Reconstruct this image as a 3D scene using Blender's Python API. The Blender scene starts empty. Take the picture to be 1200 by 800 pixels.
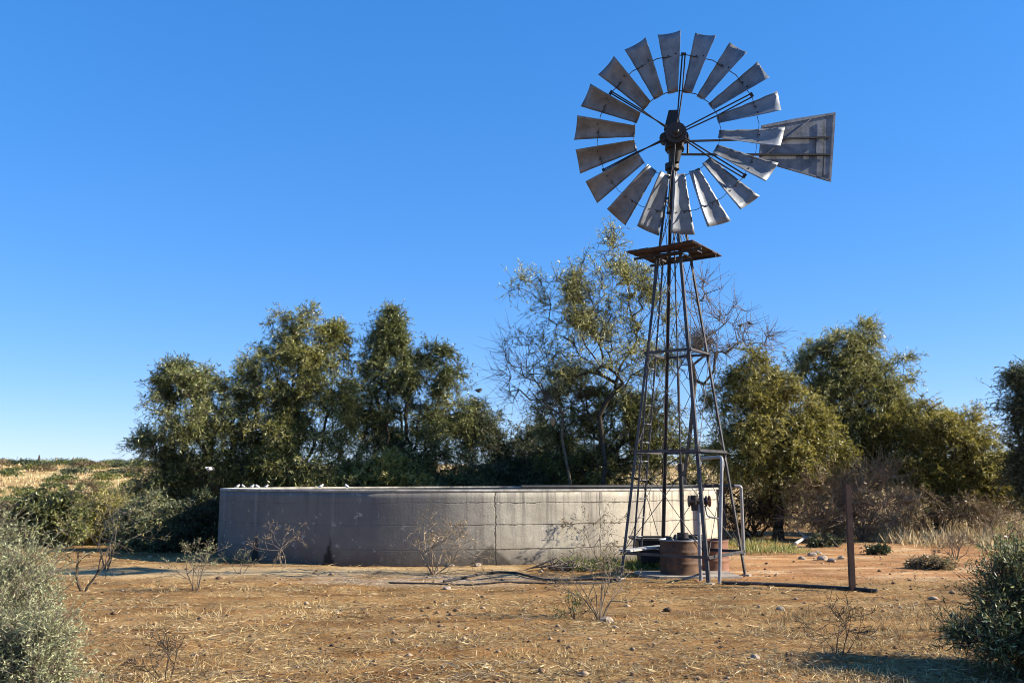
import bpy, math, random
import numpy as np
from mathutils import Vector, Matrix

rng = np.random.default_rng(7)
random.seed(7)
S = bpy.context.scene
COL = S.collection
PI = math.pi

# ------------------------------------------------------------------ camera
F = 1040.0; W0, H0 = 1200.0, 800.0
CH = 1.5
TILT = math.atan((562 - 400) / F)
cam = bpy.data.cameras.new("camera"); camo = bpy.data.objects.new("camera", cam); COL.objects.link(camo)
cam.sensor_width = 36; cam.lens = 36 * F / W0; cam.clip_end = 4000; cam.clip_start = .05
camo.location = (0, 0, CH); camo.rotation_euler = (PI / 2 + TILT, 0, 0)
S.camera = camo
CT, ST = math.cos(TILT), math.sin(TILT)

def ray(px, py):
    a, b = (px - 600) / F, (400 - py) / F
    return np.array([a, CT - b * ST, ST + b * CT])
def at(px, py, Y):
    d = ray(px, py); t = Y / d[1]
    return np.array([d[0] * t, Y, CH + d[2] * t])
def gnd(px, py):
    d = ray(px, py); t = -CH / d[2]
    return np.array([d[0] * t, d[1] * t, 0.0])
def project(p):
    x, y, z = p[0], p[1], p[2] - CH
    dep = y * CT + z * ST; up = -y * ST + z * CT
    return 600 + F * x / dep, 400 - F * up / dep

# ------------------------------------------------------------------ terrain height
def sstep(a, b, x):
    t = np.clip((x - a) / (b - a), 0, 1); return t * t * (3 - 2 * t)
def wob(x, y, s=1.0, o=0.0):
    x = x * s + o; y = y * s - o * 1.7
    return (np.sin(x * 1.3 + 1.7 * np.sin(y * .9 + o)) + np.sin(y * 1.7 + 1.3 * np.sin(x * 1.1)) +
            .6 * np.sin(x * 2.9 + y * 2.1 + 2 * np.sin(x * .7 - y * .5)) + .5 * np.sin(-x * 3.7 + y * 4.3)) / 3.1
def tz(x, y):
    x = np.asarray(x, float); y = np.asarray(y, float)
    d = np.sqrt(x * x + y * y)
    z = .018 * wob(x, y, .9) + .010 * wob(x, y, 3.1, 4)
    z = z + 3.25 * sstep(34, 125, d) + .5 * wob(x, y, .045, 2) * sstep(45, 110, d)
    z = z + 1.5 * sstep(125, 900, d)
    return z

# ------------------------------------------------------------------ object helpers
def tag(o, label=None, cat=None, group=None, kind=None):
    if label: o['label'] = label
    if cat: o['category'] = cat
    if group: o['group'] = group
    if kind: o['kind'] = kind
    return o
def thing(name, loc, label, cat, group=None, rz=0):
    o = bpy.data.objects.new(name, None); COL.objects.link(o)
    o.location = tuple(float(v) for v in loc); o.rotation_euler = (0, 0, rz); o.empty_display_size = .1
    bpy.context.view_layer.update()
    return tag(o, label, cat, group)

class MB:
    """collects polygons in world space"""
    def __init__(s): s.v = []; s.f = []; s.sm = []
    def add(s, vs, fs, smooth=False):
        n = len(s.v); s.v += [tuple(map(float, v)) for v in vs]
        s.f += [tuple(i + n for i in f) for f in fs]; s.sm += [smooth] * len(fs); return s
    def prism(s, p0, p1, prof, hint=(0, 0, 1), smooth=False, prof1=None):
        p0 = Vector(p0); p1 = Vector(p1); d = (p1 - p0).normalized()
        h = Vector(hint)
        if abs(h.normalized().dot(d)) > .98: h = Vector((1, 0, 0))
        u = (h - d * h.dot(d)).normalized(); w = d.cross(u)
        prof1 = prof1 or prof; n = len(prof)
        vs = [p0 + w * a + u * b for a, b in prof] + [p1 + w * a + u * b for a, b in prof1]
        fs = [(i, (i + 1) % n, n + (i + 1) % n, n + i) for i in range(n)]
        s.add(vs, fs, smooth); s.add(vs[:n], [tuple(range(n))[::-1]]); s.add(vs[n:], [tuple(range(n))])
        return s
    def bar(s, p0, p1, w, h, hint=(0, 0, 1)):
        return s.prism(p0, p1, [(-w / 2, -h / 2), (w / 2, -h / 2), (w / 2, h / 2), (-w / 2, h / 2)], hint)
    def angle(s, p0, p1, w, t, hint, sw=1, sh=1):
        return s.prism(p0, p1, [(0, 0), (sw * w, 0), (sw * w, sh * t), (sw * t, sh * t), (sw * t, sh * w), (0, sh * w)], hint)
    def tube(s, pts, r, n=8, caps=True):
        pts = [Vector(p) for p in pts]; rs = r if isinstance(r, (list, tuple)) else [r] * len(pts)
        rings = []; u = None
        for i, p in enumerate(pts):
            d = ((pts[min(i + 1, len(pts) - 1)] - pts[max(i - 1, 0)])).normalized()
            if u is None:
                h = Vector((0, 0, 1)) if abs(d.z) < .9 else Vector((1, 0, 0)); u = (h - d * h.dot(d)).normalized()
            else: u = (u - d * u.dot(d)).normalized()
            w = d.cross(u)
            rings.append([p + (u * math.cos(2 * PI * k / n) + w * math.sin(2 * PI * k / n)) * rs[i] for k in range(n)])
        vs = [v for rg in rings for v in rg]
        fs = [(i * n + k, i * n + (k + 1) % n, (i + 1) * n + (k + 1) % n, (i + 1) * n + k) for i in range(len(pts) - 1) for k in range(n)]
        s.add(vs, fs, True)
        if caps: s.add(rings[0], [tuple(range(n))[::-1]]); s.add(rings[-1], [tuple(range(n))])
        return s
    def lathe(s, c, prof, n=32, smooth=True, wob=None):
        vs = []
        for r, z in prof:
            for k in range(n):
                a = 2 * PI * k / n; rr = r * (1 + (wob(a, z) if wob else 0))
                vs.append((c[0] + rr * math.cos(a), c[1] + rr * math.sin(a), c[2] + z))
        fs = [(i * n + k, i * n + (k + 1) % n, (i + 1) * n + (k + 1) % n, (i + 1) * n + k) for i in range(len(prof) - 1) for k in range(n)]
        return s.add(vs, fs, smooth)
    def build(s, name, mat, parent=None, origin=None):
        me = bpy.data.meshes.new(name)
        v = np.array(s.v, float)
        if origin is None and parent is None: origin = (v[:, 0].mean(), v[:, 1].mean(), v[:, 2].min())
        off = np.array(origin, float) if parent is None else np.array(parent.matrix_world.translation)
        if parent is not None and origin is not None: off = np.array(origin, float)
        vv = v - off
        me.from_pydata([tuple(a) for a in vv], [], s.f)
        me.polygons.foreach_set('use_smooth', s.sm); me.materials.append(mat); me.update()
        o = bpy.data.objects.new(name, me); COL.objects.link(o)
        if parent is not None:
            o.parent = parent; o.location = tuple(off - np.array(parent.matrix_world.translation))
        else: o.location = tuple(off)
        bpy.context.view_layer.update()
        return o

def npmesh(name, verts, faces, mat, parent=None, tint=None, origin=(0, 0, 0), smooth=False):
    """verts (N,3) world, faces (M,k)"""
    off = np.array(origin, float) if parent is None else np.array(parent.matrix_world.translation)
    v = (np.asarray(verts, float) - off).astype(np.float32)
    faces = np.asarray(faces, np.int32); M, k = faces.shape
    me = bpy.data.meshes.new(name)
    me.vertices.add(len(v)); me.vertices.foreach_set('co', v.ravel())
    me.loops.add(M * k); me.loops.foreach_set('vertex_index', faces.ravel())
    me.polygons.add(M); me.polygons.foreach_set('loop_start', np.arange(0, M * k, k, dtype=np.int32))
    me.polygons.foreach_set('loop_total', np.full(M, k, np.int32))
    if smooth: me.polygons.foreach_set('use_smooth', np.ones(M, bool))
    me.materials.append(mat)
    if tint is not None:
        a = me.attributes.new('tint', 'FLOAT', 'FACE'); a.data.foreach_set('value', np.asarray(tint, np.float32))
    me.update(calc_edges=True)
    o = bpy.data.objects.new(name, me); COL.objects.link(o)
    if parent is not None: o.parent = parent
    else: o.location = tuple(off)
    return o

def nrm(a): return a / np.maximum(np.linalg.norm(a, axis=-1, keepdims=True), 1e-9)
def rdir(n): return nrm(rng.normal(size=(n, 3)))

def leafquads(b, d, L, Wd, side=None):
    n = len(b)
    if side is None: side = nrm(np.cross(d, rdir(n)))
    L = L[:, None]; Wd = Wd[:, None]
    m = b + d * L * .45
    v = np.stack([b, m + side * Wd / 2, b + d * L, m - side * Wd / 2], 1).reshape(-1, 3)
    f = np.arange(n * 4).reshape(n, 4)
    return v, f
def segtubes(p0, p1, r0, r1, n=4):
    N = len(p0); d = nrm(p1 - p0)
    h = np.where(np.abs(d[:, 2:3]) > .9, np.array([[1., 0, 0]]), np.array([[0, 0, 1.]]))
    u = nrm(h - d * (h * d).sum(1, keepdims=True)); w = np.cross(d, u)
    vs = []
    for P, R in ((p0, r0), (p1, r1)):
        for k in range(n):
            a = 2 * PI * k / n
            vs.append(P + (u * math.cos(a) + w * math.sin(a)) * R[:, None])
    v = np.stack(vs, 1).reshape(-1, 3)
    base = (np.arange(N) * 2 * n)[:, None, None]
    q = np.array([[k, (k + 1) % n, n + (k + 1) % n, n + k] for k in range(n)])[None]
    return v, (base + q).reshape(-1, 4)

# ------------------------------------------------------------------ materials
def newmat(name):
    m = bpy.data.materials.new(name); m.use_nodes = True
    nt = m.node_tree; b = nt.nodes['Principled BSDF']; return m, nt, b
def N(nt, t, **k):
    n = nt.nodes.new(t)
    for a, v in k.items():
        if a.startswith('i_'):
            key = a[2:]; key = int(key) if key.isdigit() else key.replace('_', ' ')
            n.inputs[key].default_value = v
        else: setattr(n, a, v)
    return n
def ramp(nt, fac, stops, interp='LINEAR'):
    r = nt.nodes.new('ShaderNodeValToRGB'); r.color_ramp.interpolation = interp
    e = r.color_ramp.elements
    while len(e) > len(stops): e.remove(e[-1])
    while len(e) < len(stops): e.new(1)
    for el, (p, c) in zip(e, stops):
        el.position = p; el.color = (c[0], c[1], c[2], 1) if hasattr(c, '__len__') else (c, c, c, 1)
    nt.links.new(fac, r.inputs[0]); return r.outputs[0]
def noise(nt, scale, detail=4, rough=.55, vec=None, dim='3D', out=0):
    n = N(nt, 'ShaderNodeTexNoise', noise_dimensions=dim); n.inputs['Scale'].default_value = scale
    n.inputs['Detail'].default_value = detail; n.inputs['Roughness'].default_value = rough
    if vec is not None: nt.links.new(vec, n.inputs['Vector'])
    return n.outputs[out]
def mixc(nt, fac, a, b, blend='MIX'):
    m = N(nt, 'ShaderNodeMix', data_type='RGBA', blend_type=blend)
    for s, v in ((m.inputs[0], fac), (m.inputs[6], a), (m.inputs[7], b)):
        if isinstance(v, (int, float)): s.default_value = v
        elif isinstance(v, tuple): s.default_value = (v[0], v[1], v[2], 1)
        else: nt.links.new(v, s)
    return m.outputs[2]
def mth(nt, op, a, b=None, c=None, clamp=False):
    m = N(nt, 'ShaderNodeMath', operation=op, use_clamp=clamp)
    for i, v in enumerate((a, b, c)):
        if v is None: continue
        if isinstance(v, (int, float)): m.inputs[i].default_value = v
        else: nt.links.new(v, m.inputs[i])
    return m.outputs[0]
def mapping(nt, src, scale):
    m = N(nt, 'ShaderNodeMapping'); m.inputs['Scale'].default_value = scale
    nt.links.new(src, m.inputs['Vector']); return m.outputs[0]
def coords(nt): return N(nt, 'ShaderNodeTexCoord').outputs['Object']
def wpos(nt): return N(nt, 'ShaderNodeNewGeometry').outputs['Position']
def bump(nt, b, h, strength=.5, dist=.02):
    n = N(nt, 'ShaderNodeBump'); n.inputs['Strength'].default_value = strength; n.inputs['Distance'].default_value = dist
    nt.links.new(h, n.inputs['Height']); nt.links.new(n.outputs[0], b.inputs['Normal'])

def leafmat(name, stops, trans=.35, rough=.5, spec=.4):
    m, nt, b = newmat(name)
    a = N(nt, 'ShaderNodeAttribute', attribute_name='tint')
    c = ramp(nt, a.outputs['Fac'], stops)
    nt.links.new(c, b.inputs['Base Color']); b.inputs['Roughness'].default_value = rough
    b.inputs['Specular IOR Level'].default_value = spec
    tr = N(nt, 'ShaderNodeBsdfTranslucent')
    nt.links.new(mixc(nt, .5, c, (.30, .33, .06), 'MULTIPLY') if False else c, tr.inputs[0])
    mx = N(nt, 'ShaderNodeMixShader'); mx.inputs[0].default_value = trans
    nt.links.new(b.outputs[0], mx.inputs[1]); nt.links.new(tr.outputs[0], mx.inputs[2])
    nt.links.new(mx.outputs[0], nt.nodes['Material Output'].inputs[0]); return m
def simplemat(name, c1, c2, scale=8, rough=.8, metal=0., bumps=.3, dist=.01, spec=.3):
    m, nt, b = newmat(name); v = coords(nt)
    f = noise(nt, scale, 5, .6, v)
    nt.links.new(ramp(nt, f, [(.3, c1), (.7, c2)]), b.inputs['Base Color'])
    b.inputs['Roughness'].default_value = rough; b.inputs['Metallic'].default_value = metal
    b.inputs['Specular IOR Level'].default_value = spec
    if bumps: bump(nt, b, noise(nt, scale * 4, 4, .6, v), bumps, dist)
    return m

M = {}
M['olive'] = leafmat('leaf_olive', [(0, (.045, .058, .014)), (.35, (.13, .14, .028)), (.7, (.29, .28, .055)), (1, (.54, .51, .22))], .34, .40, .55)
M['green'] = leafmat('leaf_green', [(0, (.032, .050, .018)), (.4, (.10, .12, .030)), (.75, (.22, .235, .055)), (1, (.50, .50, .24))], .33, .40, .55)
M['darkleaf'] = leafmat('leaf_dark', [(0, (.022, .034, .016)), (.5, (.060, .078, .028)), (1, (.24, .25, .12))], .32, .45, .45)
M['yellow'] = leafmat('leaf_yellow', [(0, (.08, .08, .014)), (.4, (.24, .215, .035)), (.8, (.42, .365, .08)), (1, (.60, .54, .24))], .38, .42, .5)
M['silver'] = leafmat('leaf_silver', [(0, (.075, .095, .04)), (.5, (.19, .215, .09)), (1, (.44, .45, .25))], .35)
M['brownleaf'] = leafmat('leaf_brown', [(0, (.08, .055, .025)), (.5, (.18, .13, .06)), (1, (.32, .25, .13))], .25)
M['straw'] = leafmat('dry_straw', [(0, (.09, .052, .024)), (.3, (.22, .14, .062)), (.65, (.44, .32, .145)), (1, (.66, .54, .32))], .18, .75, .15)
M['grassgreen'] = leafmat('grass_green', [(0, (.06, .09, .02)), (.6, (.14, .18, .04)), (1, (.36, .32, .12))], .35)
M['bark'] = simplemat('bark', (.030, .023, .017), (.085, .066, .048), 12, .9, 0, .6, .02, .15)
M['palebark'] = simplemat('pale_twig', (.16, .115, .07), (.36, .27, .17), 12, .85, 0, .4, .01, .2)
M['greybark'] = simplemat('grey_twig', (.085, .065, .045), (.22, .175, .13), 12, .85, 0, .4, .01, .2)

def steel(name, c1, c2, c3, rough=.5, metal=.35):
    m, nt, b = newmat(name); v = coords(nt)
    f = noise(nt, 5, 6, .65, v); g = noise(nt, 38, 4, .7, v)
    c = ramp(nt, f, [(.35, c1), (.62, c2)])
    c = mixc(nt, ramp(nt, g, [(.62, 0.), (.75, .7)]), c, c3)
    oi = N(nt, 'ShaderNodeObjectInfo').outputs['Random']
    w4 = N(nt, 'ShaderNodeTexNoise', noise_dimensions='4D'); w4.inputs['Scale'].default_value = 2.2; w4.inputs['Detail'].default_value = 5
    nt.links.new(v, w4.inputs['Vector']); nt.links.new(mth(nt, 'MULTIPLY', oi, 40.), w4.inputs['W'])
    c = mixc(nt, ramp(nt, w4.outputs[0], [(.52, 0.), (.68, .55)]), c, c3)
    c = mixc(nt, 1., c, ramp(nt, oi, [(0, .78), (1, 1.12)]), 'MULTIPLY')
    nt.links.new(c, b.inputs['Base Color']); b.inputs['Metallic'].default_value = metal
    nt.links.new(ramp(nt, g, [(.3, rough - .1), (.8, rough + .25)]), b.inputs['Roughness'])
    bump(nt, b, f, .25, .02); return m
M['galv'] = steel('galvanised_blade', (.12, .13, .145), (.21, .225, .245), (.095, .08, .07), .45, .2)
M['vane'] = steel('galvanised_vane', (.09, .095, .11), (.20, .21, .23), (.04, .04, .045), .6, .25)
M['iron'] = steel('weathered_iron', (.022, .020, .020), (.075, .070, .066), (.075, .042, .028), .5, .3)
M['darkiron'] = steel('oily_iron', (.009, .008, .0075), (.022, .018, .016), (.04, .02, .014), .55, .1)
M['pipe'] = steel('galvanised_pipe', (.17, .17, .175), (.30, .30, .30), (.16, .12, .09), .45, .35)
M['redpaint'] = steel('red_oxide_board', (.018, .009, .013), (.042, .018, .026), (.07, .06, .065), .7, 0)
M['rust'] = steel('rusted_drum', (.04, .025, .018), (.135, .068, .032), (.03, .02, .016), .8, .05)
M['rustpost'] = steel('rusted_post', (.035, .018, .012), (.075, .038, .024), (.05, .035, .03), .8, .1)
M['redclay'] = steel('red_drum_paint', (.10, .042, .024), (.20, .088, .048), (.07, .04, .028), .75, 0)
M['black'] = simplemat('black_rubber', (.012, .012, .013), (.03, .03, .032), 6, .6, 0, .2)
M['plank'] = simplemat('grey_plank', (.28, .26, .23), (.45, .43, .39), 9, .8, 0, .4)
M['stone'] = simplemat('pale_stone', (.20, .15, .11), (.36, .30, .235), 7, .9, 0, .6)
M['concrete'] = simplemat('concrete', (.22, .18, .14), (.36, .31, .25), 6, .9, 0, .5)
M['birdwhite'] = simplemat('bird_pale', (.5, .46, .42), (.8, .78, .74), 20, .8, 0, 0)
M['birddark'] = simplemat('bird_dark', (.02, .02, .022), (.06, .055, .05), 20, .7, 0, 0)
M['nest'] = simplemat('dry_nest', (.30, .17, .08), (.55, .36, .20), 30, .9, 0, .6)

# ---- ground
def groundmat():
    m, nt, b = newmat('dry_soil'); p = wpos(nt)
    sep = N(nt, 'ShaderNodeSeparateXYZ'); nt.links.new(p, sep.inputs[0]); X, Y, Z = sep.outputs
    big = noise(nt, .22, 5, .6, p); mid = noise(nt, 1.3, 6, .65, p); fine = noise(nt, 14, 6, .7, p); vf = noise(nt, 60, 4, .7, p)
    stretch = noise(nt, 1.0, 6, .7, mapping(nt, p, (.7, 2.4, 1)))
    soil = ramp(nt, mid, [(.30, (.11, .060, .024)), (.5, (.235, .124, .044)), (.68, (.37, .21, .082))])
    straw = ramp(nt, fine, [(.3, (.20, .135, .06)), (.6, (.40, .30, .15)), (.75, (.56, .45, .26))])
    f1 = ramp(nt, stretch, [(.40, 0.), (.58, 1.)])
    f2 = ramp(nt, fine, [(.40, .15), (.62, .9)])
    c = mixc(nt, mth(nt, 'MULTIPLY', f1, f2), soil, straw)
    # light sandy strip along the tank
    strip = mth(nt, 'MULTIPLY', mth(nt, 'SUBTRACT', 1., mth(nt, 'MULTIPLY', mth(nt, 'ABSOLUTE', mth(nt, 'SUBTRACT', Y, 15.1)), .72), clamp=True),
                mth(nt, 'SUBTRACT', 1., mth(nt, 'MULTIPLY', X, 3.), clamp=True))
    strip = mth(nt, 'MULTIPLY', strip, ramp(nt, mid, [(.3, .3), (.6, 1.)]))
    c = mixc(nt, strip, c, ramp(nt, fine, [(.3, (.46, .33, .17)), (.7, (.66, .53, .33))]))
    # orange bare ground right of the tower
    r = mth(nt, 'MULTIPLY', mth(nt, 'MULTIPLY', mth(nt, 'SUBTRACT', X, 2.4, clamp=True), mth(nt, 'SUBTRACT', Y, 13.2, clamp=True)),
            mth(nt, 'SUBTRACT', 22., Y, clamp=True), clamp=True)
    band = ramp(nt, noise(nt, 1.1, 5, .6, mapping(nt, p, (.5, 1.6, 1))), [(.42, (.36, .175, .075)), (.56, (.44, .26, .13)), (.66, (.60, .46, .29))])
    c = mixc(nt, mth(nt, 'MULTIPLY', r, .85), c, band)
    # ash grey litter patch before the tank
    g = N(nt, 'ShaderNodeVectorMath', operation='DISTANCE')
    nt.links.new(mapping(nt, p, (.35, 1, 0)), g.inputs[0]); g.inputs[1].default_value = (-1.2 * .35, 13.9, 0)
    gm = mth(nt, 'MULTIPLY', mth(nt, 'SUBTRACT', 1.1, g.outputs['Value'], clamp=True), ramp(nt, stretch, [(.40, 0.), (.55, 1.)]))
    c = mixc(nt, gm, c, ramp(nt, fine, [(.35, (.24, .19, .15)), (.7, (.50, .44, .37))]))
    c = mixc(nt, 1., c, ramp(nt, noise(nt, .9, 5, .7, mapping(nt, p, (.6, 1.3, 1))), [(.36, (.72, .67, .62)), (.5, (1.06, 1.04, 1.)), (.66, (1.26, 1.20, 1.08))]), 'MULTIPLY')
    # far plain: yellow grass
    far = mth(nt, 'MULTIPLY', mth(nt, 'SUBTRACT', Y, 30.), .06, clamp=True)
    fg = ramp(nt, noise(nt, .16, 6, .7, mapping(nt, p, (.6, 1, 1))), [(.36, (.20, .11, .05)), (.46, (.36, .24, .10)), (.6, (.55, .42, .20)), (.75, (.30, .24, .11))])
    c = mixc(nt, far, c, fg)
    c = mixc(nt, ramp(nt, vf, [(.32, .7), (.48, 0.)]), c, (.075, .045, .025))
    nt.links.new(c, b.inputs['Base Color']); b.inputs['Roughness'].default_value = .95; b.inputs['Specular IOR Level'].default_value = .1
    h = mth(nt, 'ADD', mth(nt, 'MULTIPLY', fine, 1.), mth(nt, 'MULTIPLY', vf, .5))
    bump(nt, b, h, .9, .05)
    return m
GM = groundmat()
# one sheet, fine near the camera and coarse far off
def warp(n, near, far, k):
    t = np.linspace(-1, 1, n); return np.sign(t) * (near * np.abs(t) + (far - near) * np.abs(t) ** k)
gx = warp(361, 26, 1500, 7); t = np.linspace(0, 1, 420); gy = -6 + 44 * t + 1900 * t ** 8
XX, YY = np.meshgrid(gx, gy)
ZZ = tz(XX, YY)
ZZ = ZZ + (rng.random(ZZ.shape) - .5) * .012 * (YY < 30)
gv = np.stack([XX, YY, ZZ], -1).reshape(-1, 3); nx, ny = len(gx), len(gy)
ii, jj = np.meshgrid(np.arange(nx - 1), np.arange(ny - 1)); a = (jj * nx + ii).ravel()
gf = np.stack([a, a + 1, a + 1 + nx, a + nx], 1)
tag(npmesh('ground', gv, gf, GM, smooth=True), kind='structure')

# ------------------------------------------------------------------ tank
TC = np.array([-.72, 20.05]); TA, TB, TR = 5.42, 3.95, math.radians(-5)
TH = 1.33
def tank_pt(t, off=0.0):
    x = (TA + off) * math.sin(t); y = -(TB + off) * math.cos(t)
    return np.array([TC[0] + x * math.cos(TR) + y * math.sin(TR) * -1 * -1 * 0 + (x * math.cos(TR) - y * math.sin(TR)) - x * math.cos(TR), TC[1] + x * math.sin(-TR) + y * math.cos(TR)])
def tank_t_of_px(px):
    best = None
    for t in np.linspace(-1.5, 1.5, 1200):
        q = tank_pt(t); x, _ = project((q[0], q[1], .7))
        if best is None or abs(x - px) < best[0]: best = (abs(x - px), t)
    return best[1]
def tankmat():
    m, nt, b = newmat('weathered_concrete_wall'); p = wpos(nt)
    arc = N(nt, 'ShaderNodeAttribute', attribute_name='arc').outputs['Fac']
    sep = N(nt, 'ShaderNodeSeparateXYZ'); nt.links.new(p, sep.inputs[0]); Z = sep.outputs[2]
    cmb = N(nt, 'ShaderNodeCombineXYZ'); nt.links.new(arc, cmb.inputs[0]); nt.links.new(Z, cmb.inputs[1])
    v = cmb.outputs[0]
    big = noise(nt, .9, 6, .65, v); streak = noise(nt, 1., 6, .7, mapping(nt, v, (3.2, .35, 1))); fine = noise(nt, 22, 6, .7, v)
    patch = noise(nt, 3.2, 6, .75, v)
    c = ramp(nt, big, [(.3, (.27, .24, .185)), (.5, (.38, .345, .27)), (.7, (.47, .425, .33))])
    c = mixc(nt, ramp(nt, streak, [(.48, 0.), (.64, .8)]), c, (.17, .155, .13))
    c = mixc(nt, ramp(nt, patch, [(.52, 0.), (.62, .5)]), c, (.27, .24, .20))
    c = mixc(nt, ramp(nt, streak, [(.28, .55), (.40, 0.)]), c, (.50, .34, .16))
    c = mixc(nt, ramp(nt, fine, [(.55, 0.), (.75, .5)]), c, (.22, .20, .17))
    # left part darker, streaked: shade of the unlit side put into the colour
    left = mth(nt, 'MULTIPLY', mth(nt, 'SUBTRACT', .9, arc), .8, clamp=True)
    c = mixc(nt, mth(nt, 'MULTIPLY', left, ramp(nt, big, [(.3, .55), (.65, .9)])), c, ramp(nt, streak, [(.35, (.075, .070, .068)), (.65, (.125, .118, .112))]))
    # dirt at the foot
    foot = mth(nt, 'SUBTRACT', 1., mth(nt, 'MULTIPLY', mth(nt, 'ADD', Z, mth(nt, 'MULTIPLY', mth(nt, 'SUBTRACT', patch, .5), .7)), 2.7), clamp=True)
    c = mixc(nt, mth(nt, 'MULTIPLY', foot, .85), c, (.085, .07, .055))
    drip = noise(nt, 1., 5, .65, mapping(nt, v, (6.5, .28, 1)))
    c = mixc(nt, mth(nt, 'MULTIPLY', ramp(nt, drip, [(.52, 0.), (.60, .75)]), mth(nt, 'MULTIPLY', mth(nt, 'SUBTRACT', Z, .35, clamp=True), 1.1, clamp=True)), c, (.13, .115, .10))
    c = mixc(nt, ramp(nt, noise(nt, 5., 6, .75, v), [(.60, 0.), (.66, .5)]), c, (.55, .52, .45))
    wv = mth(nt, 'MULTIPLY', mth(nt, 'SUBTRACT', noise(nt, 4, 5, .7, v), .5), .22)
    hgt = fine
    # seep stains: dark tongues rising from the ground
    for px, top, wd in ((301, .62, .17), (386, .60, .14), (575, .40, .42)):
        u0 = ARC(tank_t_of_px(px))
        dd = mth(nt, 'ABSOLUTE', mth(nt, 'SUBTRACT', mth(nt, 'ADD', arc, wv), u0))
        lim = mth(nt, 'MULTIPLY', mth(nt, 'SUBTRACT', top, Z), wd / top)
        mk = mth(nt, 'MULTIPLY', mth(nt, 'SUBTRACT', lim, dd), 14., clamp=True)
        c = mixc(nt, mth(nt, 'MULTIPLY', mk, .93 if wd < .2 else .6), c, (.022, .020, .019))
    # pale runs above the seeps
    for px, wd in ((299, .05), (390, .045), (262, .05), (745, .03)):
        u0 = ARC(tank_t_of_px(px))
        dd = mth(nt, 'ABSOLUTE', mth(nt, 'SUBTRACT', mth(nt, 'ADD', arc, mth(nt, 'MULTIPLY', wv, .35)), u0))
        mk = mth(nt, 'MULTIPLY', mth(nt, 'MULTIPLY', mth(nt, 'SUBTRACT', wd, dd), 40., clamp=True), mth(nt, 'MULTIPLY', mth(nt, 'SUBTRACT', Z, .5), 5., clamp=True))
        c = mixc(nt, mth(nt, 'MULTIPLY', mth(nt, 'MULTIPLY', mk, .35), ramp(nt, patch, [(.4, 0.), (.6, 1.)])), c, (.30, .285, .265))
    # cracks
    crack = None
    for px in (580, 703, 762):
        u0 = ARC(tank_t_of_px(px)); w = .018 if px in (580,) else .010
        dd = mth(nt, 'ABSOLUTE', mth(nt, 'SUBTRACT', mth(nt, 'ADD', arc, mth(nt, 'MULTIPLY', wv, .8)), u0))
        mk = mth(nt, 'MULTIPLY', mth(nt, 'SUBTRACT', w, dd), 120., clamp=True)
        crack = mk if crack is None else mth(nt, 'MAXIMUM', crack, mk)
    wz = mth(nt, 'ADD', Z, mth(nt, 'MULTIPLY', mth(nt, 'SUBTRACT', noise(nt, 1.6, 6, .7, v), .5), .10))
    for z0 in (1.09, .70, .27):
        dd = mth(nt, 'ABSOLUTE', mth(nt, 'SUBTRACT', wz, z0))
        mk = mth(nt, 'MULTIPLY', mth(nt, 'SUBTRACT', .014, dd), 110., clamp=True)
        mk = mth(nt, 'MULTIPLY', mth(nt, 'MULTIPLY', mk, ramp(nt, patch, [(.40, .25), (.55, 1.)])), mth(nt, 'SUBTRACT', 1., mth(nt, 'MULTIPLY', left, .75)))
        crack = mth(nt, 'MAXIMUM', crack, mk)
    c = mixc(nt, mth(nt, 'MULTIPLY', crack, .85), c, (.06, .05, .04))
    nt.links.new(c, b.inputs['Base Color']); b.inputs['Roughness'].default_value = .9; b.inputs['Specular IOR Level'].default_value = .15
    h = mth(nt, 'SUBTRACT', mth(nt, 'ADD', mth(nt, 'MULTIPLY', fine, .5), mth(nt, 'MULTIPLY', patch, .9)), mth(nt, 'MULTIPLY', crack, 1.2))
    bump(nt, b, h, .5, .02); return m
_tt = np.linspace(-PI, PI, 721); _q = np.array([tank_pt(t) for t in _tt])
_al = np.concatenate([[0], np.cumsum(np.linalg.norm(np.diff(_q, axis=0), axis=1))]); _al -= np.interp(0, _tt, _al)
def ARC(t): return float(np.interp(t, _tt, _al))
tank = thing('water_tank', (TC[0], TC[1], 0), 'round cement stock-water reservoir with cracked stained wall behind the windmill', 'water tank')
def ring(t0s, prof, name, mat, tri=None):
    n = len(t0s); P = len(prof); v = []; arc = []
    for t in t0s:
        for off, z in prof:
            q = tank_pt(t, off); v.append((q[0], q[1], z)); arc.append(ARC(t))
    f = []
    for i in range(n):
        j = (i + 1) % n
        for k in range(P):
            l = (k + 1) % P
            f.append((i * P + k, j * P + k, j * P + l, i * P + l))
    o = npmesh(name, v, f, mat, tank, smooth=False)
    a = o.data.attributes.new('arc', 'FLOAT', 'POINT'); a.data.foreach_set('value', np.array(arc, np.float32))
    return o
ts = np.linspace(-PI, PI, 361)[:-1]
zs = np.linspace(-.1, TH - .05, 14)
wallprof = [(0.0, z) for z in zs] + [(-.17, TH - .05), (-.17, -.1)]
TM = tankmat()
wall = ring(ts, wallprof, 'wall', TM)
rm, nt, b = newmat('whitened_rim'); v = coords(nt)
nt.links.new(ramp(nt, noise(nt, 3, 6, .7, v), [(.35, (.16, .145, .12)), (.55, (.32, .295, .25)), (.75, (.52, .49, .43))]), b.inputs['Base Color'])
b.inputs['Roughness'].default_value = .9; bump(nt, b, noise(nt, 14, 5, .7, v), .6, .02)
ring(ts, [(.004, TH - .047), (.006, TH - .02), (-.006, TH), (-.18, TH), (-.19, TH - .047)], 'rim', rm)
wm, nt, b = newmat('tank_water'); b.inputs['Base Color'].default_value = (.03, .045, .03, 1); b.inputs['Roughness'].default_value = .06
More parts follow.
